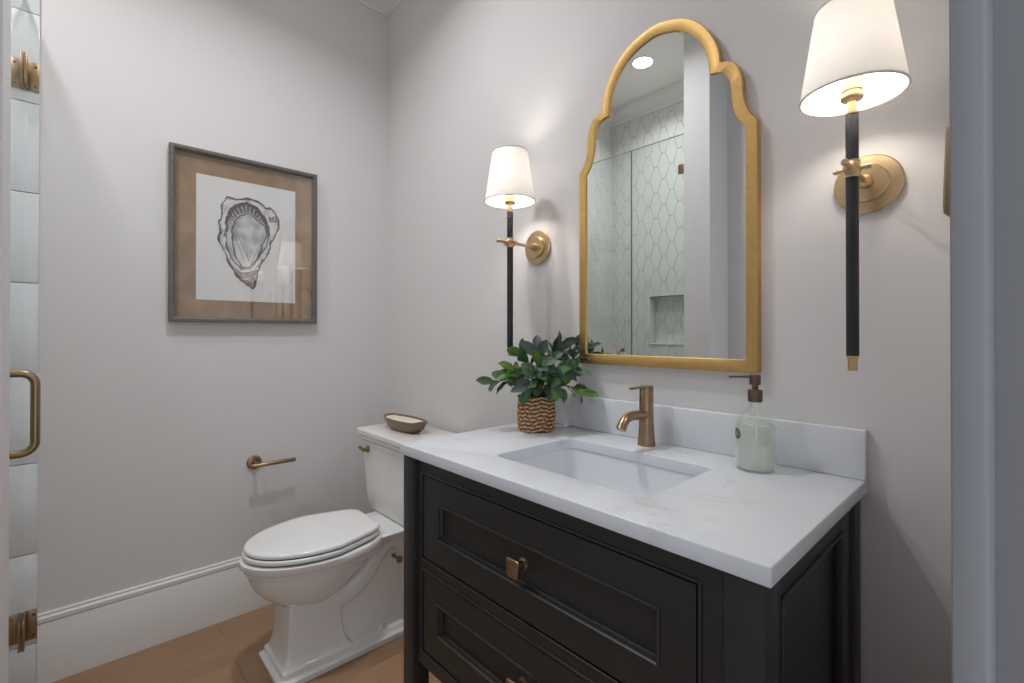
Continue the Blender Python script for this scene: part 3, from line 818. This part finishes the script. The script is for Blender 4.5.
for si, (d3, L, nl_, ci) in enumerate(STEMS):
    d = dirn(*d3); b = Vector((px, py, ZT + 0.102)) + Vector((d.x, d.y, 0))*0.022
    pts = []
    side = Vector((d.y, -d.x, 0))
    if side.length < 0.1: side = CR.copy()
    side.normalize()
    wob = rnd.uniform(-1, 1)
    for i in range(9):
        t = i/8
        dd = d*(L*t) + Vector((0, 0, 0.022*math.sin(PI*t) - 0.016*t*t*(1.2 - d.z))) + side*(0.012*wob*math.sin(PI*t))
        pts.append(b + dd)
    stems.tube([p[:] for p in pts], [0.0022 - 0.0012*i/8 for i in range(9)], 8)
    for k in range(nl_):
        t = 0.40 + 0.60*k/(nl_ - 1); q = t*8; i = min(7, int(q)); p = pts[i].lerp(pts[i + 1], q - i)
        tan = (pts[min(8, i + 1)] - pts[i]).normalized()
        az = k*2.4 + si*1.3
        s1 = tan.cross(Vector((0, 0, 1)));  s1 = s1.normalized() if s1.length > 0.05 else CR.copy(); s2 = s1.cross(tan).normalized()
        out = s1*math.cos(az) + s2*math.sin(az)
        mixv = 0.35 + 0.9*(k/(nl_ - 1))
        ld = (tan*mixv + out*rnd.uniform(0.55, 0.95) + Vector((0, 0, -0.08))).normalized()
        c = GREENS[ci] if rnd.random() < 0.6 else GREENS[rnd.randrange(6)]
        c = [x*rnd.uniform(0.8, 1.25) for x in c]
        tip = p + ld*0.05
        if tip.y > -0.03: ld = Vector((ld.x, min(ld.y, 0.0), ld.z)).normalized()
        rad = Vector((p.x - px, p.y - py, 0)); rad = rad.normalized() if rad.length > 0.01 else -CF
        upv = (rad*rnd.uniform(0.3, 1.0) + Vector((0, 0, rnd.uniform(0.35, 1.0))) + s1*rnd.uniform(-0.5, 0.5) - CF*0.35).normalized()
        leaf(p, ld, upv, rnd.uniform(0.046, 0.064), rnd.uniform(0.0135, 0.0175), rnd.uniform(0.1, 0.4), c, rnd.uniform(0.05, 0.3))
fo = lv.build('foliage', M['leaf'], pl, smooth=70, recalc=False); attr(fo, lcols)
stems.build('stems', M['stem'], pl)

# ------------------------------------------------------------------ mirror
mcx = 1.567
OUT = [[(0, 2.044), (0.031, 2.040), (0.084, 2.022), (0.127, 1.989), (0.157, 1.946), (0.175, 1.905), (0.1815, 1.865)],
       [(0.1815, 1.865), (0.210, 1.854), (0.226, 1.831), (0.234, 1.799), (0.2365, 1.759), (0.248, 1.722), (0.268, 1.693)],
       [(0.268, 1.693), (0.268, 1.093)], [(0.268, 1.093), (0, 1.093)]]
INN = [[(0, 2.013), (0.029, 2.009), (0.072, 1.994), (0.107, 1.966), (0.133, 1.930), (0.148, 1.890), (0.1545, 1.844)],
       [(0.1545, 1.844), (0.183, 1.837), (0.199, 1.818), (0.2065, 1.793), (0.2100, 1.753), (0.220, 1.715), (0.241, 1.684)],
       [(0.241, 1.684), (0.241, 1.124)], [(0.241, 1.124), (0, 1.124)]]
def crom(P, n):
    if len(P) == 2: return [tuple(P[0][k] + (P[1][k] - P[0][k])*i/n for k in range(2)) for i in range(n)]
    res = []
    Q = [tuple(2*P[0][k] - P[1][k] for k in range(2))] + P + [tuple(2*P[-1][k] - P[-2][k] for k in range(2))]
    if P[0][0] == 0: Q[0] = (-P[1][0], P[1][1])
    per = n
    for i in range(1, len(Q) - 2):
        for s_ in range(per):
            t = s_/per
            res.append(tuple(0.5*((2*Q[i][k]) + (-Q[i-1][k] + Q[i+1][k])*t + (2*Q[i-1][k] - 5*Q[i][k] + 4*Q[i+1][k] - Q[i+2][k])*t*t + (-Q[i-1][k] + 3*Q[i][k] - 3*Q[i+1][k] + Q[i+2][k])*t**3) for k in range(2)))
    return res
def full(S):
    half = []
    for seg in S: half += crom(seg, 5)
    half.append(S[-1][-1])
    return half + [(-x, z) for x, z in half[-2:0:-1]]
fo_, fi_ = full(OUT), full(INN)
mi = thing('wall_mirror', (mcx, -0.001, 1.092), 'tall arched mirror with a scalloped gold frame, on the wall above the sink', 'mirror')
def mring(t, y): return [(mcx + a[0]*(1 - t) + b[0]*t, y, a[1]*(1 - t) + b[1]*t) for a, b in zip(fo_, fi_)]
rings = [mring(0, -0.002), mring(0, -0.021), mring(0.05, -0.0235), mring(0.95, -0.0235), mring(1.0, -0.0225), mring(1.0, -0.016), mring(0.99, -0.002)]
MB().loft(rings + [rings[0]], False, False).build('frame', M['gold'], mi, smooth=35)
g0 = [(mcx + x*1.006, -0.0185, 1.55 + (z - 1.55)*1.004) for x, z in fi_]; g1 = [(x, -0.010, z) for x, y, z in g0]
MB().loft([g0, g1]).build('mirror_glass', M['mirror'], mi, smooth=0)

# ------------------------------------------------------------------ sconces
def sconce(x):
    t = thing('wall_sconce', (x, -0.001, 1.49), 'x', 'wall light', 'pair of sconces beside the mirror')
    zc = 1.490; yr = -0.137
    MB().lathe([(0.0585, 0.001), (0.0595, 0.003), (0.0595, 0.008), (0.057, 0.0105), (0.045, 0.0115), (0.038, 0.012), (0.0375, 0.019), (0.035, 0.0215), (0.013, 0.0225), (0.0125, 0.027)], (x, 0, zc), '-Y', n=48).build('backplate', M['brass'], t)
    ar = MB().lathe([(0.0075, 0.0225), (0.010, 0.026), (0.0125, 0.031), (0.0125, 0.038), (0.009, 0.044), (0.0065, 0.048), (0.0055, 0.052), (0.0055, 0.118), (0.0075, 0.120), (0.0125, 0.122), (0.0135, 0.128), (0.0135, 0.146), (0.0125, 0.152), (0.0065, 0.155), (0.0045, 0.160), (0.0045, 0.182), (0.0062, 0.186), (0.0066, 0.191), (0.005, 0.1955)], (x, 0, zc), '-Y', n=28)
    ar.build('arm', M['brass'], t)
    ck = MB()
    ck.tube([(x - 0.030, yr, zc), (x - 0.026, yr, zc), (x - 0.008, yr, zc), (x + 0.008, yr, zc), (x + 0.026, yr, zc), (x + 0.030, yr, zc)], [0.0035, 0.005, 0.0036, 0.0036, 0.005, 0.0035], 14)
    ck.lathe([(0.0125, -0.016), (0.0128, -0.014), (0.0128, 0.014), (0.0125, 0.016)], (x, yr, zc), n=28)
    ck.build('clamp_collar', M['brass'], t)
    MB().lathe([(0.0099, 1.141), (0.0103, 1.143), (0.0103, 1.590), (0.0099, 1.592)], (x, yr, 0), n=28).build('rod', M['leather'], t)['label'] = 'black leather wrapped rod'
    MB().lathe([(0.0070, 1.113), (0.0078, 1.1145), (0.0078, 1.136), (0.0098, 1.1375), (0.0098, 1.141)], (x, yr, 0), n=24).build('finial', M['brass'], t)
    MB().lathe([(0.0112, 1.5921), (0.0112, 1.596), (0.0075, 1.598), (0.0075, 1.616), (0.0165, 1.619), (0.0185, 1.622), (0.0185, 1.628), (0.0150, 1.630), (0.0150, 1.634), (0.0170, 1.636), (0.0170, 1.668), (0.0150, 1.670)], (x, yr, 0), n=32).build('candle_cup', M['brass'], t)
    ss = 0.0012
    sh = MB()
    zb, zt, rb, rt_ = 1.628, 1.792, 0.0840, 0.0590
    sh.lathe([(rb, zb), (rt_, zt), (rt_ - ss, zt), (rb - ss, zb), (rb, zb)], (x, yr, 0), n=64, cap=False)
    so = sh.build('lamp_shade', M['shade'], t, smooth=30); so['label'] = 'tapered white linen shade'
    for r_, z_ in ((rb - 0.0004, zb), (rt_ - 0.0004, zt)):
        MB().tube([(x + r_*math.cos(2*PI*k/64), yr + r_*math.sin(2*PI*k/64), z_) for k in range(65)], 0.0024, 8, cap=False).build('shade_rim', M['trim'], so)
    sp = MB()
    for a in (0.5, 0.5 + 2*PI/3, 0.5 + 4*PI/3):
        sp.tube([(x + 0.012*math.cos(a), yr + 0.012*math.sin(a), zt - 0.02), (x + (rt_ - 0.001)*math.cos(a), yr + (rt_ - 0.001)*math.sin(a), zt - 0.005)], 0.0012, 8)
    sp.build('shade_spider', M['brass'], so)
    MB().lathe([(0.010, 1.6702), (0.013, 1.678), (0.0215, 1.700), (0.0235, 1.715), (0.0215, 1.730), (0.014, 1.742), (0.002, 1.7475)], (x, yr, 0), n=32).build('light_bulb', M['bulb'], t)
    return t
s1 = sconce(1.0977)
s1['label'] = 'brass and black wall sconce with white shade, left of the mirror above the plant'
def copy_tree(o, parent=None):
    c = o.copy(); col.objects.link(c)
    if parent is not None: c.parent = parent
    for ch in list(o.children): copy_tree(ch, c)
    return c
s2 = copy_tree(s1); s2.location.x = 2.0435; s2.location.z = 1.494
s2['label'] = 'brass and black wall sconce with white shade, right of the mirror by the door frame'

# ------------------------------------------------------------------ framed oyster print
pc = thing('framed_picture', (0.0, -0.655, 1.57), 'framed oyster drawing on white paper over brown burlap, on the left wall', 'picture')
FY0, FY1, FZ0, FZ1 = -0.937, -0.374, 1.2345, 1.9265
def pr(i, x): return [(x, FY0 + i, FZ0 + i), (x, FY1 - i, FZ0 + i), (x, FY1 - i, FZ1 - i), (x, FY0 + i, FZ1 - i)]
fr_ = [pr(0, 0.001), pr(0, 0.029), pr(0.002, 0.031), pr(0.012, 0.031), pr(0.0145, 0.029), pr(0.017, 0.024), pr(0.0195, 0.022), pr(0.0195, 0.012), pr(0.0195, 0.001)]
MB().loft(fr_ + [fr_[0]], False, False).build('frame', M['frame'], pc, smooth=30)
B(0.002, FY0 + 0.015, FZ0 + 0.015, 0.0095, FY1 - 0.015, FZ1 - 0.015).build('burlap_backing', M['burlap'], pc, smooth=0)
B(0.0175, FY0 + 0.019, FZ0 + 0.019, 0.0195, FY1 - 0.019, FZ1 - 0.019).build('glazing', M['pglass'], pc, smooth=0)
PY0, PY1, PZ0, PZ1 = -0.847, -0.466, 1.3245, 1.832
pp = B(0.0098, PY0, PZ0, 0.0112, PY1, PZ1).build('paper', M['paper'], pc, smooth=0)
def sd_poly(p, P):
    d = 1e9; ins = False
    for i in range(len(P)):
        a, b = P[i - 1], P[i]
        ex_, ey_ = b[0] - a[0], b[1] - a[1]; wx, wy = p[0] - a[0], p[1] - a[1]
        t = max(0, min(1, (wx*ex_ + wy*ey_)/(ex_*ex_ + ey_*ey_)))
        dx, dy = wx - ex_*t, wy - ey_*t
        d = min(d, dx*dx + dy*dy)
        if (a[1] > p[1]) != (b[1] > p[1]) and p[0] < (b[0] - a[0])*(p[1] - a[1])/(b[1] - a[1]) + a[0]: ins = not ins
    return -math.sqrt(d) if ins else math.sqrt(d)
OUTP = [(-0.738, 1.75), (-0.703, 1.746), (-0.657, 1.755), (-0.619, 1.752), (-0.59, 1.729), (-0.571, 1.734), (-0.551, 1.714), (-0.537, 1.691), (-0.534, 1.652), (-0.551, 1.611), (-0.57, 1.573), (-0.575, 1.537), (-0.6, 1.499), (-0.619, 1.455), (-0.626, 1.419), (-0.628, 1.388), (-0.641, 1.373), (-0.66, 1.384), (-0.687, 1.408), (-0.711, 1.44), (-0.729, 1.472), (-0.75, 1.52), (-0.767, 1.561), (-0.769, 1.581), (-0.76, 1.602), (-0.769, 1.637), (-0.76, 1.672), (-0.756, 1.726)]
MIDP = [(-0.724, 1.702), (-0.7, 1.728), (-0.663, 1.739), (-0.625, 1.726), (-0.597, 1.689), (-0.577, 1.65), (-0.574, 1.608), (-0.59, 1.556), (-0.619, 1.504), (-0.653, 1.455), (-0.687, 1.456), (-0.717, 1.487), (-0.735, 1.532), (-0.744, 1.584), (-0.741, 1.638), (-0.735, 1.673)]
CAVP = [(-0.712, 1.646), (-0.688, 1.681), (-0.657, 1.693), (-0.629, 1.68), (-0.613, 1.662), (-0.59, 1.651), (-0.585, 1.606), (-0.606, 1.565), (-0.607, 1.54), (-0.625, 1.503), (-0.657, 1.462), (-0.684, 1.463), (-0.705, 1.501), (-0.718, 1.561), (-0.721, 1.608)]
TIPP = [(-0.705, 1.451), (-0.681, 1.436), (-0.65, 1.445), (-0.619, 1.458), (-0.626, 1.419), (-0.628, 1.391), (-0.643, 1.377), (-0.66, 1.386), (-0.687, 1.409)]
DARK = [(-0.58, 1.688), (-0.547, 1.701), (-0.541, 1.673), (-0.574, 1.668)]
def osc(p):
    y, z = p
    n1 = noise.noise(Vector((y*60, z*60, 1))); n2 = noise.noise(Vector((y*160, z*160, 5))); n3 = noise.noise(Vector((y*28, z*28, 8)))
    q = (y + 0.0035*n1 + 0.005*n3, z + 0.0045*noise.noise(Vector((y*60, z*60, 21))) + 0.004*noise.noise(Vector((y*25, z*25, 31))))
    do = sd_poly(q, OUTP)
    if do > 0.004: return None
    mixc = lambda a, b, t: [a[i] + (b[i] - a[i])*max(0, min(1, t)) for i in range(3)]
    PAP = [0.80, 0.80, 0.79]; DK = [0.022, 0.017, 0.020]; BR = [0.13, 0.085, 0.08]
    wd = 0.0046 + 0.0040*n3
    c = PAP
    if do < 0.0015:
        c = mixc([0.78, 0.775, 0.77], [0.42, 0.39, 0.38], 0.10 + 1.2*n3 + 0.5*n2)
    dm = sd_poly(q, MIDP); dc = sd_poly(q, CAVP); dt = sd_poly(q, TIPP); dd = sd_poly(q, DARK)
    a = math.atan2(z - 1.60, y + 0.655)
    if 0 < dm < 0.010: c = mixc([0.74, 0.735, 0.73], c, dm/0.01)
    if dm < 0:
        c = [0.66, 0.65, 0.65]
        top = math.sin(a)          # the fringe is dark in the upper arc
        if dc > 0:
            band = dm + dc
            fr = (math.sin(a*46 + 2*n1) > 0.15)
            dark_ = max(0, top*1.3 + 0.1)
            if top > 0.05:
                c = mixc([0.70, 0.70, 0.70], [0.10, 0.085, 0.09], dark_*(0.35 + (0.0 if fr else 0.65)) if dc > 0.006 else 0.15)
                if -dm < 0.007 + 0.005*top: c = mixc(c, [0.09, 0.075, 0.08], 0.85)
            else:
                c = mixc([0.66, 0.65, 0.65], [0.33, 0.31, 0.31], 0.3 + n3 + 0.3*n2)
        else:
            low = max(0, min(1, (1.565 - z)/0.06))
            c = mixc([0.40, 0.42, 0.45], [0.66, 0.665, 0.68], 0.5 + 1.6*n3 + 0.4*n2)
            c = mixc(c, [0.72, 0.715, 0.71], low)
            if y < -0.690 and z > 1.57: c = mixc(c, [0.14, 0.12, 0.13], 0.8*(1 - min(1, (y + 0.722)/0.032)))
        if abs(dc) < 0.0022 + 0.002*n3 + 0.0008: c = mixc(c, DK, 0.85)
        if low_line(y, z): c = mixc(c, DK, 0.6)
    if abs(dm) < 0.0024 + 0.0045*max(0, n3 + 0.2): c = mixc(c, DK, 0.8)
    if dt < 0: c = mixc(c, BR if n1 + n2 > -0.1 else [0.5, 0.44, 0.44], 0.85); 
    if abs(dt) < 0.0014 and do < -0.002: c = mixc(c, DK, 0.7)
    if dd < 0: c = mixc(c, DK, 0.75 if n2 > -0.2 else 0.2)
    if abs(do + 0.001) < wd*0.75: c = mixc(c, DK if n3 > -0.25 else BR, 0.9)
    elif -0.012 < do < 0: c = mixc(c, [0.16, 0.13, 0.135], max(0, 0.75*n1 + 0.5*n2 + 0.12))
    return c
def low_line(y, z):
    for (a_, b_) in (((-0.712, 1.60), (-0.668, 1.475)), ((-0.700, 1.60), (-0.655, 1.49)), ((-0.612, 1.56), (-0.650, 1.48)), ((-0.661, 1.53), (-0.660, 1.49)), ((-0.648, 1.54), (-0.655, 1.49))):
        if abs(sd_poly((y, z), [a_, b_])) < 0.0013: return True
    return False
st = 0.0017; ny, nz_ = int(0.262/st), int(0.404/st)
vs = []; cc = []
for j in range(nz_ + 1):
    for i in range(ny + 1):
        y, z = -0.784 + i*st, 1.362 + j*st
        vs.append((0.0116, y - 0.0005, z + 0.007)); cc.append(osc((y, z)))
idx = {}; v2 = []; c2 = []; f2 = []
for j in range(nz_):
    for i in range(ny):
        q = (j*(ny + 1) + i, j*(ny + 1) + i + 1, (j + 1)*(ny + 1) + i + 1, (j + 1)*(ny + 1) + i)
        if any(cc[k] is None for k in q): continue
        for k in q:
            if k not in idx: idx[k] = len(v2); v2.append(vs[k]); c2.append(cc[k] + [1])
        f2.append(tuple(idx[k] for k in q))
oy = MB().add(v2, f2).build('oyster_drawing', M['ink'], pp, smooth=0, recalc=False); attr(oy, c2)
oy['label'] = 'grey and brown ink oyster shell drawing'


# ------------------------------------------------------------------ toilet paper holder
tp = thing('paper_holder', (0.0, -0.628, 0.63), 'brass open-arm toilet paper holder on the wall left of the toilet', 'toilet paper holder')
m = MB().lathe([(0.0285, 0.0005), (0.0295, 0.002), (0.0295, 0.007), (0.027, 0.009), (0.011, 0.010), (0.0095, 0.013)], (0, -0.632, 0.632), 'X', n=36)
m.build('wall_plate', M['abrass'], tp)
MB().tube([(0.012, -0.632, 0.632), (0.048, -0.632, 0.6325), (0.060, -0.632, 0.6325)], 0.0085, 18).build('post', M['abrass'], tp)
MB().tube([(0.060, -0.655, 0.629), (0.060, -0.653, 0.629), (0.060, -0.481, 0.629), (0.060, -0.479, 0.629)], [0.007, 0.0085, 0.0085, 0.007], 18).build('bar', M['abrass'], tp)

# ------------------------------------------------------------------ toilet
tx = 0.477
to = thing('toilet', (tx, -0.35, 0), 'white two-piece toilet with closed lid between the left wall and the vanity', 'toilet')
def egg(cx, yb, yf, hw, z, flat=0.5, n=48, pw=2.0):
    """oval outline: back at yb, front tip at yf (more negative), half width hw"""
    pts = []
    yc = yb + (yf - yb)*0.42
    for k in range(n):
        a = 2*PI*k/n
        c, s_ = math.cos(a), math.sin(a)
        if s_ <= 0:   # front
            y = yc + (yc - yf)*s_; x = hw*c
            x = hw*math.copysign(abs(c)**1.0, c)
        else:
            e = 2/(2 + flat*4)
            y = yc + (yb - yc)*abs(s_)**e; x = hw*math.copysign(abs(c)**e, c)
            tap = 1 - 0.38*((y - yc)/(yb - yc))**1.6
            x *= tap
        pts.append((cx + x, y, z))
    return pts
# seat and lid
def slab_egg(levels, name, mat, yb, yf, hw, flat=0.8):
    rings = []
    for g, z in levels: rings.append(egg(tx, yb + g*0.6, yf - g, hw + g, z, flat))
    return MB().loft(rings).build(name, mat, to, smooth=45)
slab_egg([(-0.003, 0.4440), (-0.001, 0.4443), (0, 0.4465), (0, 0.4525), (-0.0025, 0.4565), (-0.008, 0.4585), (-0.03, 0.4595)], 'lid', M['seat'], -0.334, -0.782, 0.179, 2.4)
slab_egg([(-0.002, 0.4245), (0.001, 0.4252), (0.002, 0.427), (0.002, 0.436), (0.0005, 0.4385), (-0.003, 0.4395)], 'seat', M['seat'], -0.338, -0.785, 0.181, 2.2)
slab_egg([(-0.0055, 0.4187), (-0.0055, 0.4439)], 'seat_gap_shadow', M['gap_shadow'], -0.342, -0.783, 0.180, 2.2)  # added dark ring, gives the gaps under lid and seat their shade
# bowl
def br(g, z, yb=-0.30, yf=-0.795, hw=0.188, fl=0.7): return egg(tx, yb, yf - g, hw + g, z, fl)
bw = MB()
bw.loft([egg(tx, -0.30, -0.775, 0.165, 0.4175, 0.7), br(-0.006, 0.4185), br(0, 0.414), br(0.0005, 0.396), br(-0.005, 0.389), br(-0.012, 0.385), br(-0.014, 0.372), br(-0.019, 0.3655),
         br(-0.023, 0.358, -0.335), br(-0.030, 0.335, -0.365), br(-0.046, 0.305, -0.40), egg(tx, -0.43, -0.722, 0.125, 0.275, 0.5), egg(tx, -0.45, -0.695, 0.105, 0.252, 0.5), egg(tx, -0.465, -0.675, 0.090, 0.238, 0.5), egg(tx, -0.48, -0.66, 0.07, 0.22, 0.5)])
# deck under the tank
def rr3(x0, x1, y0, y1, z, r): return rrect((x0 + x1)/2, (y0 + y1)/2, z, (x1 - x0)/2, (y1 - y0)/2, r, 5)
bw.loft([rr3(tx - 0.06, tx + 0.06, -0.36, -0.09, 0.33, 0.03), rr3(tx - 0.08, tx + 0.08, -0.38, -0.055, 0.365, 0.03), rr3(tx - 0.120, tx + 0.120, -0.42, -0.035, 0.392, 0.03), rr3(tx - 0.13, tx + 0.13, -0.43, -0.035, 0.413, 0.03), rr3(tx - 0.122, tx + 0.122, -0.42, -0.04, 0.4185, 0.03)])
bowl = bw.build('bowl', M['porcelain'], to, smooth=50)
# pedestal: front column, plinth, rear body and the trapway
pdm = MB()
def sq(hx, y0, y1, z, r=0.01): return rrect(tx, (y0 + y1)/2, z, hx, (y1 - y0)/2, r, 3)
pdm.loft([sq(0.122, -0.705, -0.03, 0.0), sq(0.124, -0.707, -0.03, 0.004), sq(0.124, -0.707, -0.03, 0.020), sq(0.119, -0.702, -0.03, 0.0245), sq(0.108, -0.690, -0.03, 0.027), sq(0.106, -0.688, -0.04, 0.040), sq(0.100, -0.682, -0.05, 0.046)])
pdm.loft([sq(0.110, -0.692, -0.445, 0.024), sq(0.1095, -0.692, -0.445, 0.046), sq(0.104, -0.686, -0.45, 0.052), sq(0.100, -0.682, -0.455, 0.054), sq(0.0945, -0.677, -0.463, 0.066), sq(0.0895, -0.671, -0.470, 0.086), sq(0.0865, -0.667, -0.476, 0.115), sq(0.085, -0.665, -0.48, 0.15), sq(0.083, -0.662, -0.48, 0.25), sq(0.083, -0.660, -0.48, 0.30)])
pdm.loft([sq(0.072, -0.50, -0.06, 0.04, 0.02), sq(0.060, -0.50, -0.06, 0.09, 0.03), sq(0.056, -0.50, -0.065, 0.22, 0.03), sq(0.066, -0.50, -0.06, 0.33, 0.03)])
pdm.build('pedestal', M['porcelain'], to, smooth=40)
tw = MB()
for s_ in (-1, 1):
    P = [(-0.50, 0.215), (-0.44, 0.225), (-0.385, 0.262), (-0.335, 0.325), (-0.285, 0.365), (-0.235, 0.345), (-0.205, 0.28), (-0.19, 0.20), (-0.185, 0.12), (-0.18, 0.05)]
    Q = [P[0]] + P + [P[-1]]; pts = []
    for i in range(1, len(Q) - 2):
        for t in (0, 0.25, 0.5, 0.75):
            pts.append(tuple(0.5*((2*Q[i][k]) + (-Q[i-1][k] + Q[i+1][k])*t + (2*Q[i-1][k] - 5*Q[i][k] + 4*Q[i+1][k] - Q[i+2][k])*t*t + (-Q[i-1][k] + 3*Q[i][k] - 3*Q[i+1][k] + Q[i+2][k])*t**3) for k in range(2)))
    tw.tube([(tx + s_*0.052, a, b) for a, b in pts], 0.040, 20)
tw.build('trapway', M['porcelain'], to, smooth=60)
for s_ in (-1, 1): MB().lathe([(0.014, 0.046), (0.014, 0.052), (0.011, 0.060), (0.004, 0.0635), (0.001, 0.064)], (tx + s_*0.089, -0.33, 0), n=24).build('bolt_cap', M['porcelain'], to)
# tank
def tk(g, z, dy=0.0, r=0.02): return rr3(tx - 0.222 - g, tx + 0.222 + g, -0.262 - dy, -0.030, z, r)
tkm = MB().loft([rr3(tx - 0.17, tx + 0.17, -0.235, -0.035, 0.4195, 0.03), rr3(tx - 0.19, tx + 0.19, -0.243, -0.032, 0.424, 0.03), tk(-0.018, 0.448, -0.012, 0.025), tk(-0.016, 0.50, -0.009), tk(-0.006, 0.68, 0), tk(-0.005, 0.700, 0), tk(0.001, 0.706, 0.004), tk(0.003, 0.716, 0.006), tk(0.003, 0.719, 0.006)])
tank = tkm.build('tank', M['tank'], to, smooth=40)
MB().loft([tk(0.002, 0.7195, 0.002), tk(0.006, 0.7235, 0.008), tk(0.0065, 0.727, 0.009), tk(0.0095, 0.733, 0.012), tk(0.0095, 0.738, 0.012), tk(0.013, 0.744, 0.016), tk(0.017, 0.750, 0.020), tk(0.0175, 0.765, 0.0205), tk(0.015, 0.769, 0.018), tk(0.008, 0.770, 0.011)]).build('tank_lid', M['tank'], to, smooth=30)
lv_ = MB().lathe([(0.0135, 0), (0.0145, 0.003), (0.0130, 0.007), (0.009, 0.009), (0.0075, 0.018), (0.0095, 0.020), (0.0095, 0.026), (0.006, 0.029)], (tx - 0.156, -0.262, 0.685), '-Y', n=24)
lv_.tube([(tx - 0.156, -0.284, 0.685), (tx - 0.166, -0.286, 0.687), (tx - 0.180, -0.288, 0.692), (tx - 0.186, -0.288, 0.693)], [0.0055, 0.0055, 0.0075, 0.005], 14)
lv_.build('flush_lever', M['abrass'], to)
fit_ = MB().lathe([(0.008, -0.02), (0.006, 0.004), (0.006, 0.022), (0.012, 0.024), (0.014, 0.030), (0.012, 0.036), (0.004, 0.038)], (tx + 0.096, -0.268, 0.305), 'X', n=20)
fit_.build('brass_fitting', M['abrass'], to)['label'] = 'small brass fitting low on the side'
# ------------------------------------------------------------------ dough bowl with wax
dbx, dby, dz0 = 0.440, -0.150, 0.7702
db = thing('dough_bowl', (dbx, dby, dz0), 'small wooden dough bowl filled with cream wax on the toilet tank', 'bowl')
def boat(s_, z, rx=0.146, ry=0.056):
    pts = []
    for k in range(48):
        a = 2*PI*k/48; c, s2_ = math.cos(a), math.sin(a)
        x = rx*math.copysign(abs(c)**0.85, c); y = ry*math.copysign(abs(s2_)**0.72, s2_)
        e = max(0, abs(c) - 0.82)/0.18
        pts.append((dbx + x*s_[0], dby + y*s_[1], dz0 + z + 0.004*e*(z/0.04)))
    return pts
rings = [boat((0.62, 0.62), 0), boat((0.66, 0.68), 0.002), boat((0.84, 0.86), 0.018), boat((0.97, 0.98), 0.042), boat((1.0, 1.0), 0.049), boat((0.975, 0.95), 0.0505), boat((0.93, 0.885), 0.048), boat((0.88, 0.84), 0.034)]
MB().loft(rings, True, True).build('bowl_shell', M['bowl'], db, smooth=50)
MB().loft([boat((0.905, 0.86), 0.0355), boat((0.915, 0.868), 0.0425), boat((0.88, 0.83), 0.0434)]).build('wax_filling', M['wax'], db, smooth=40)
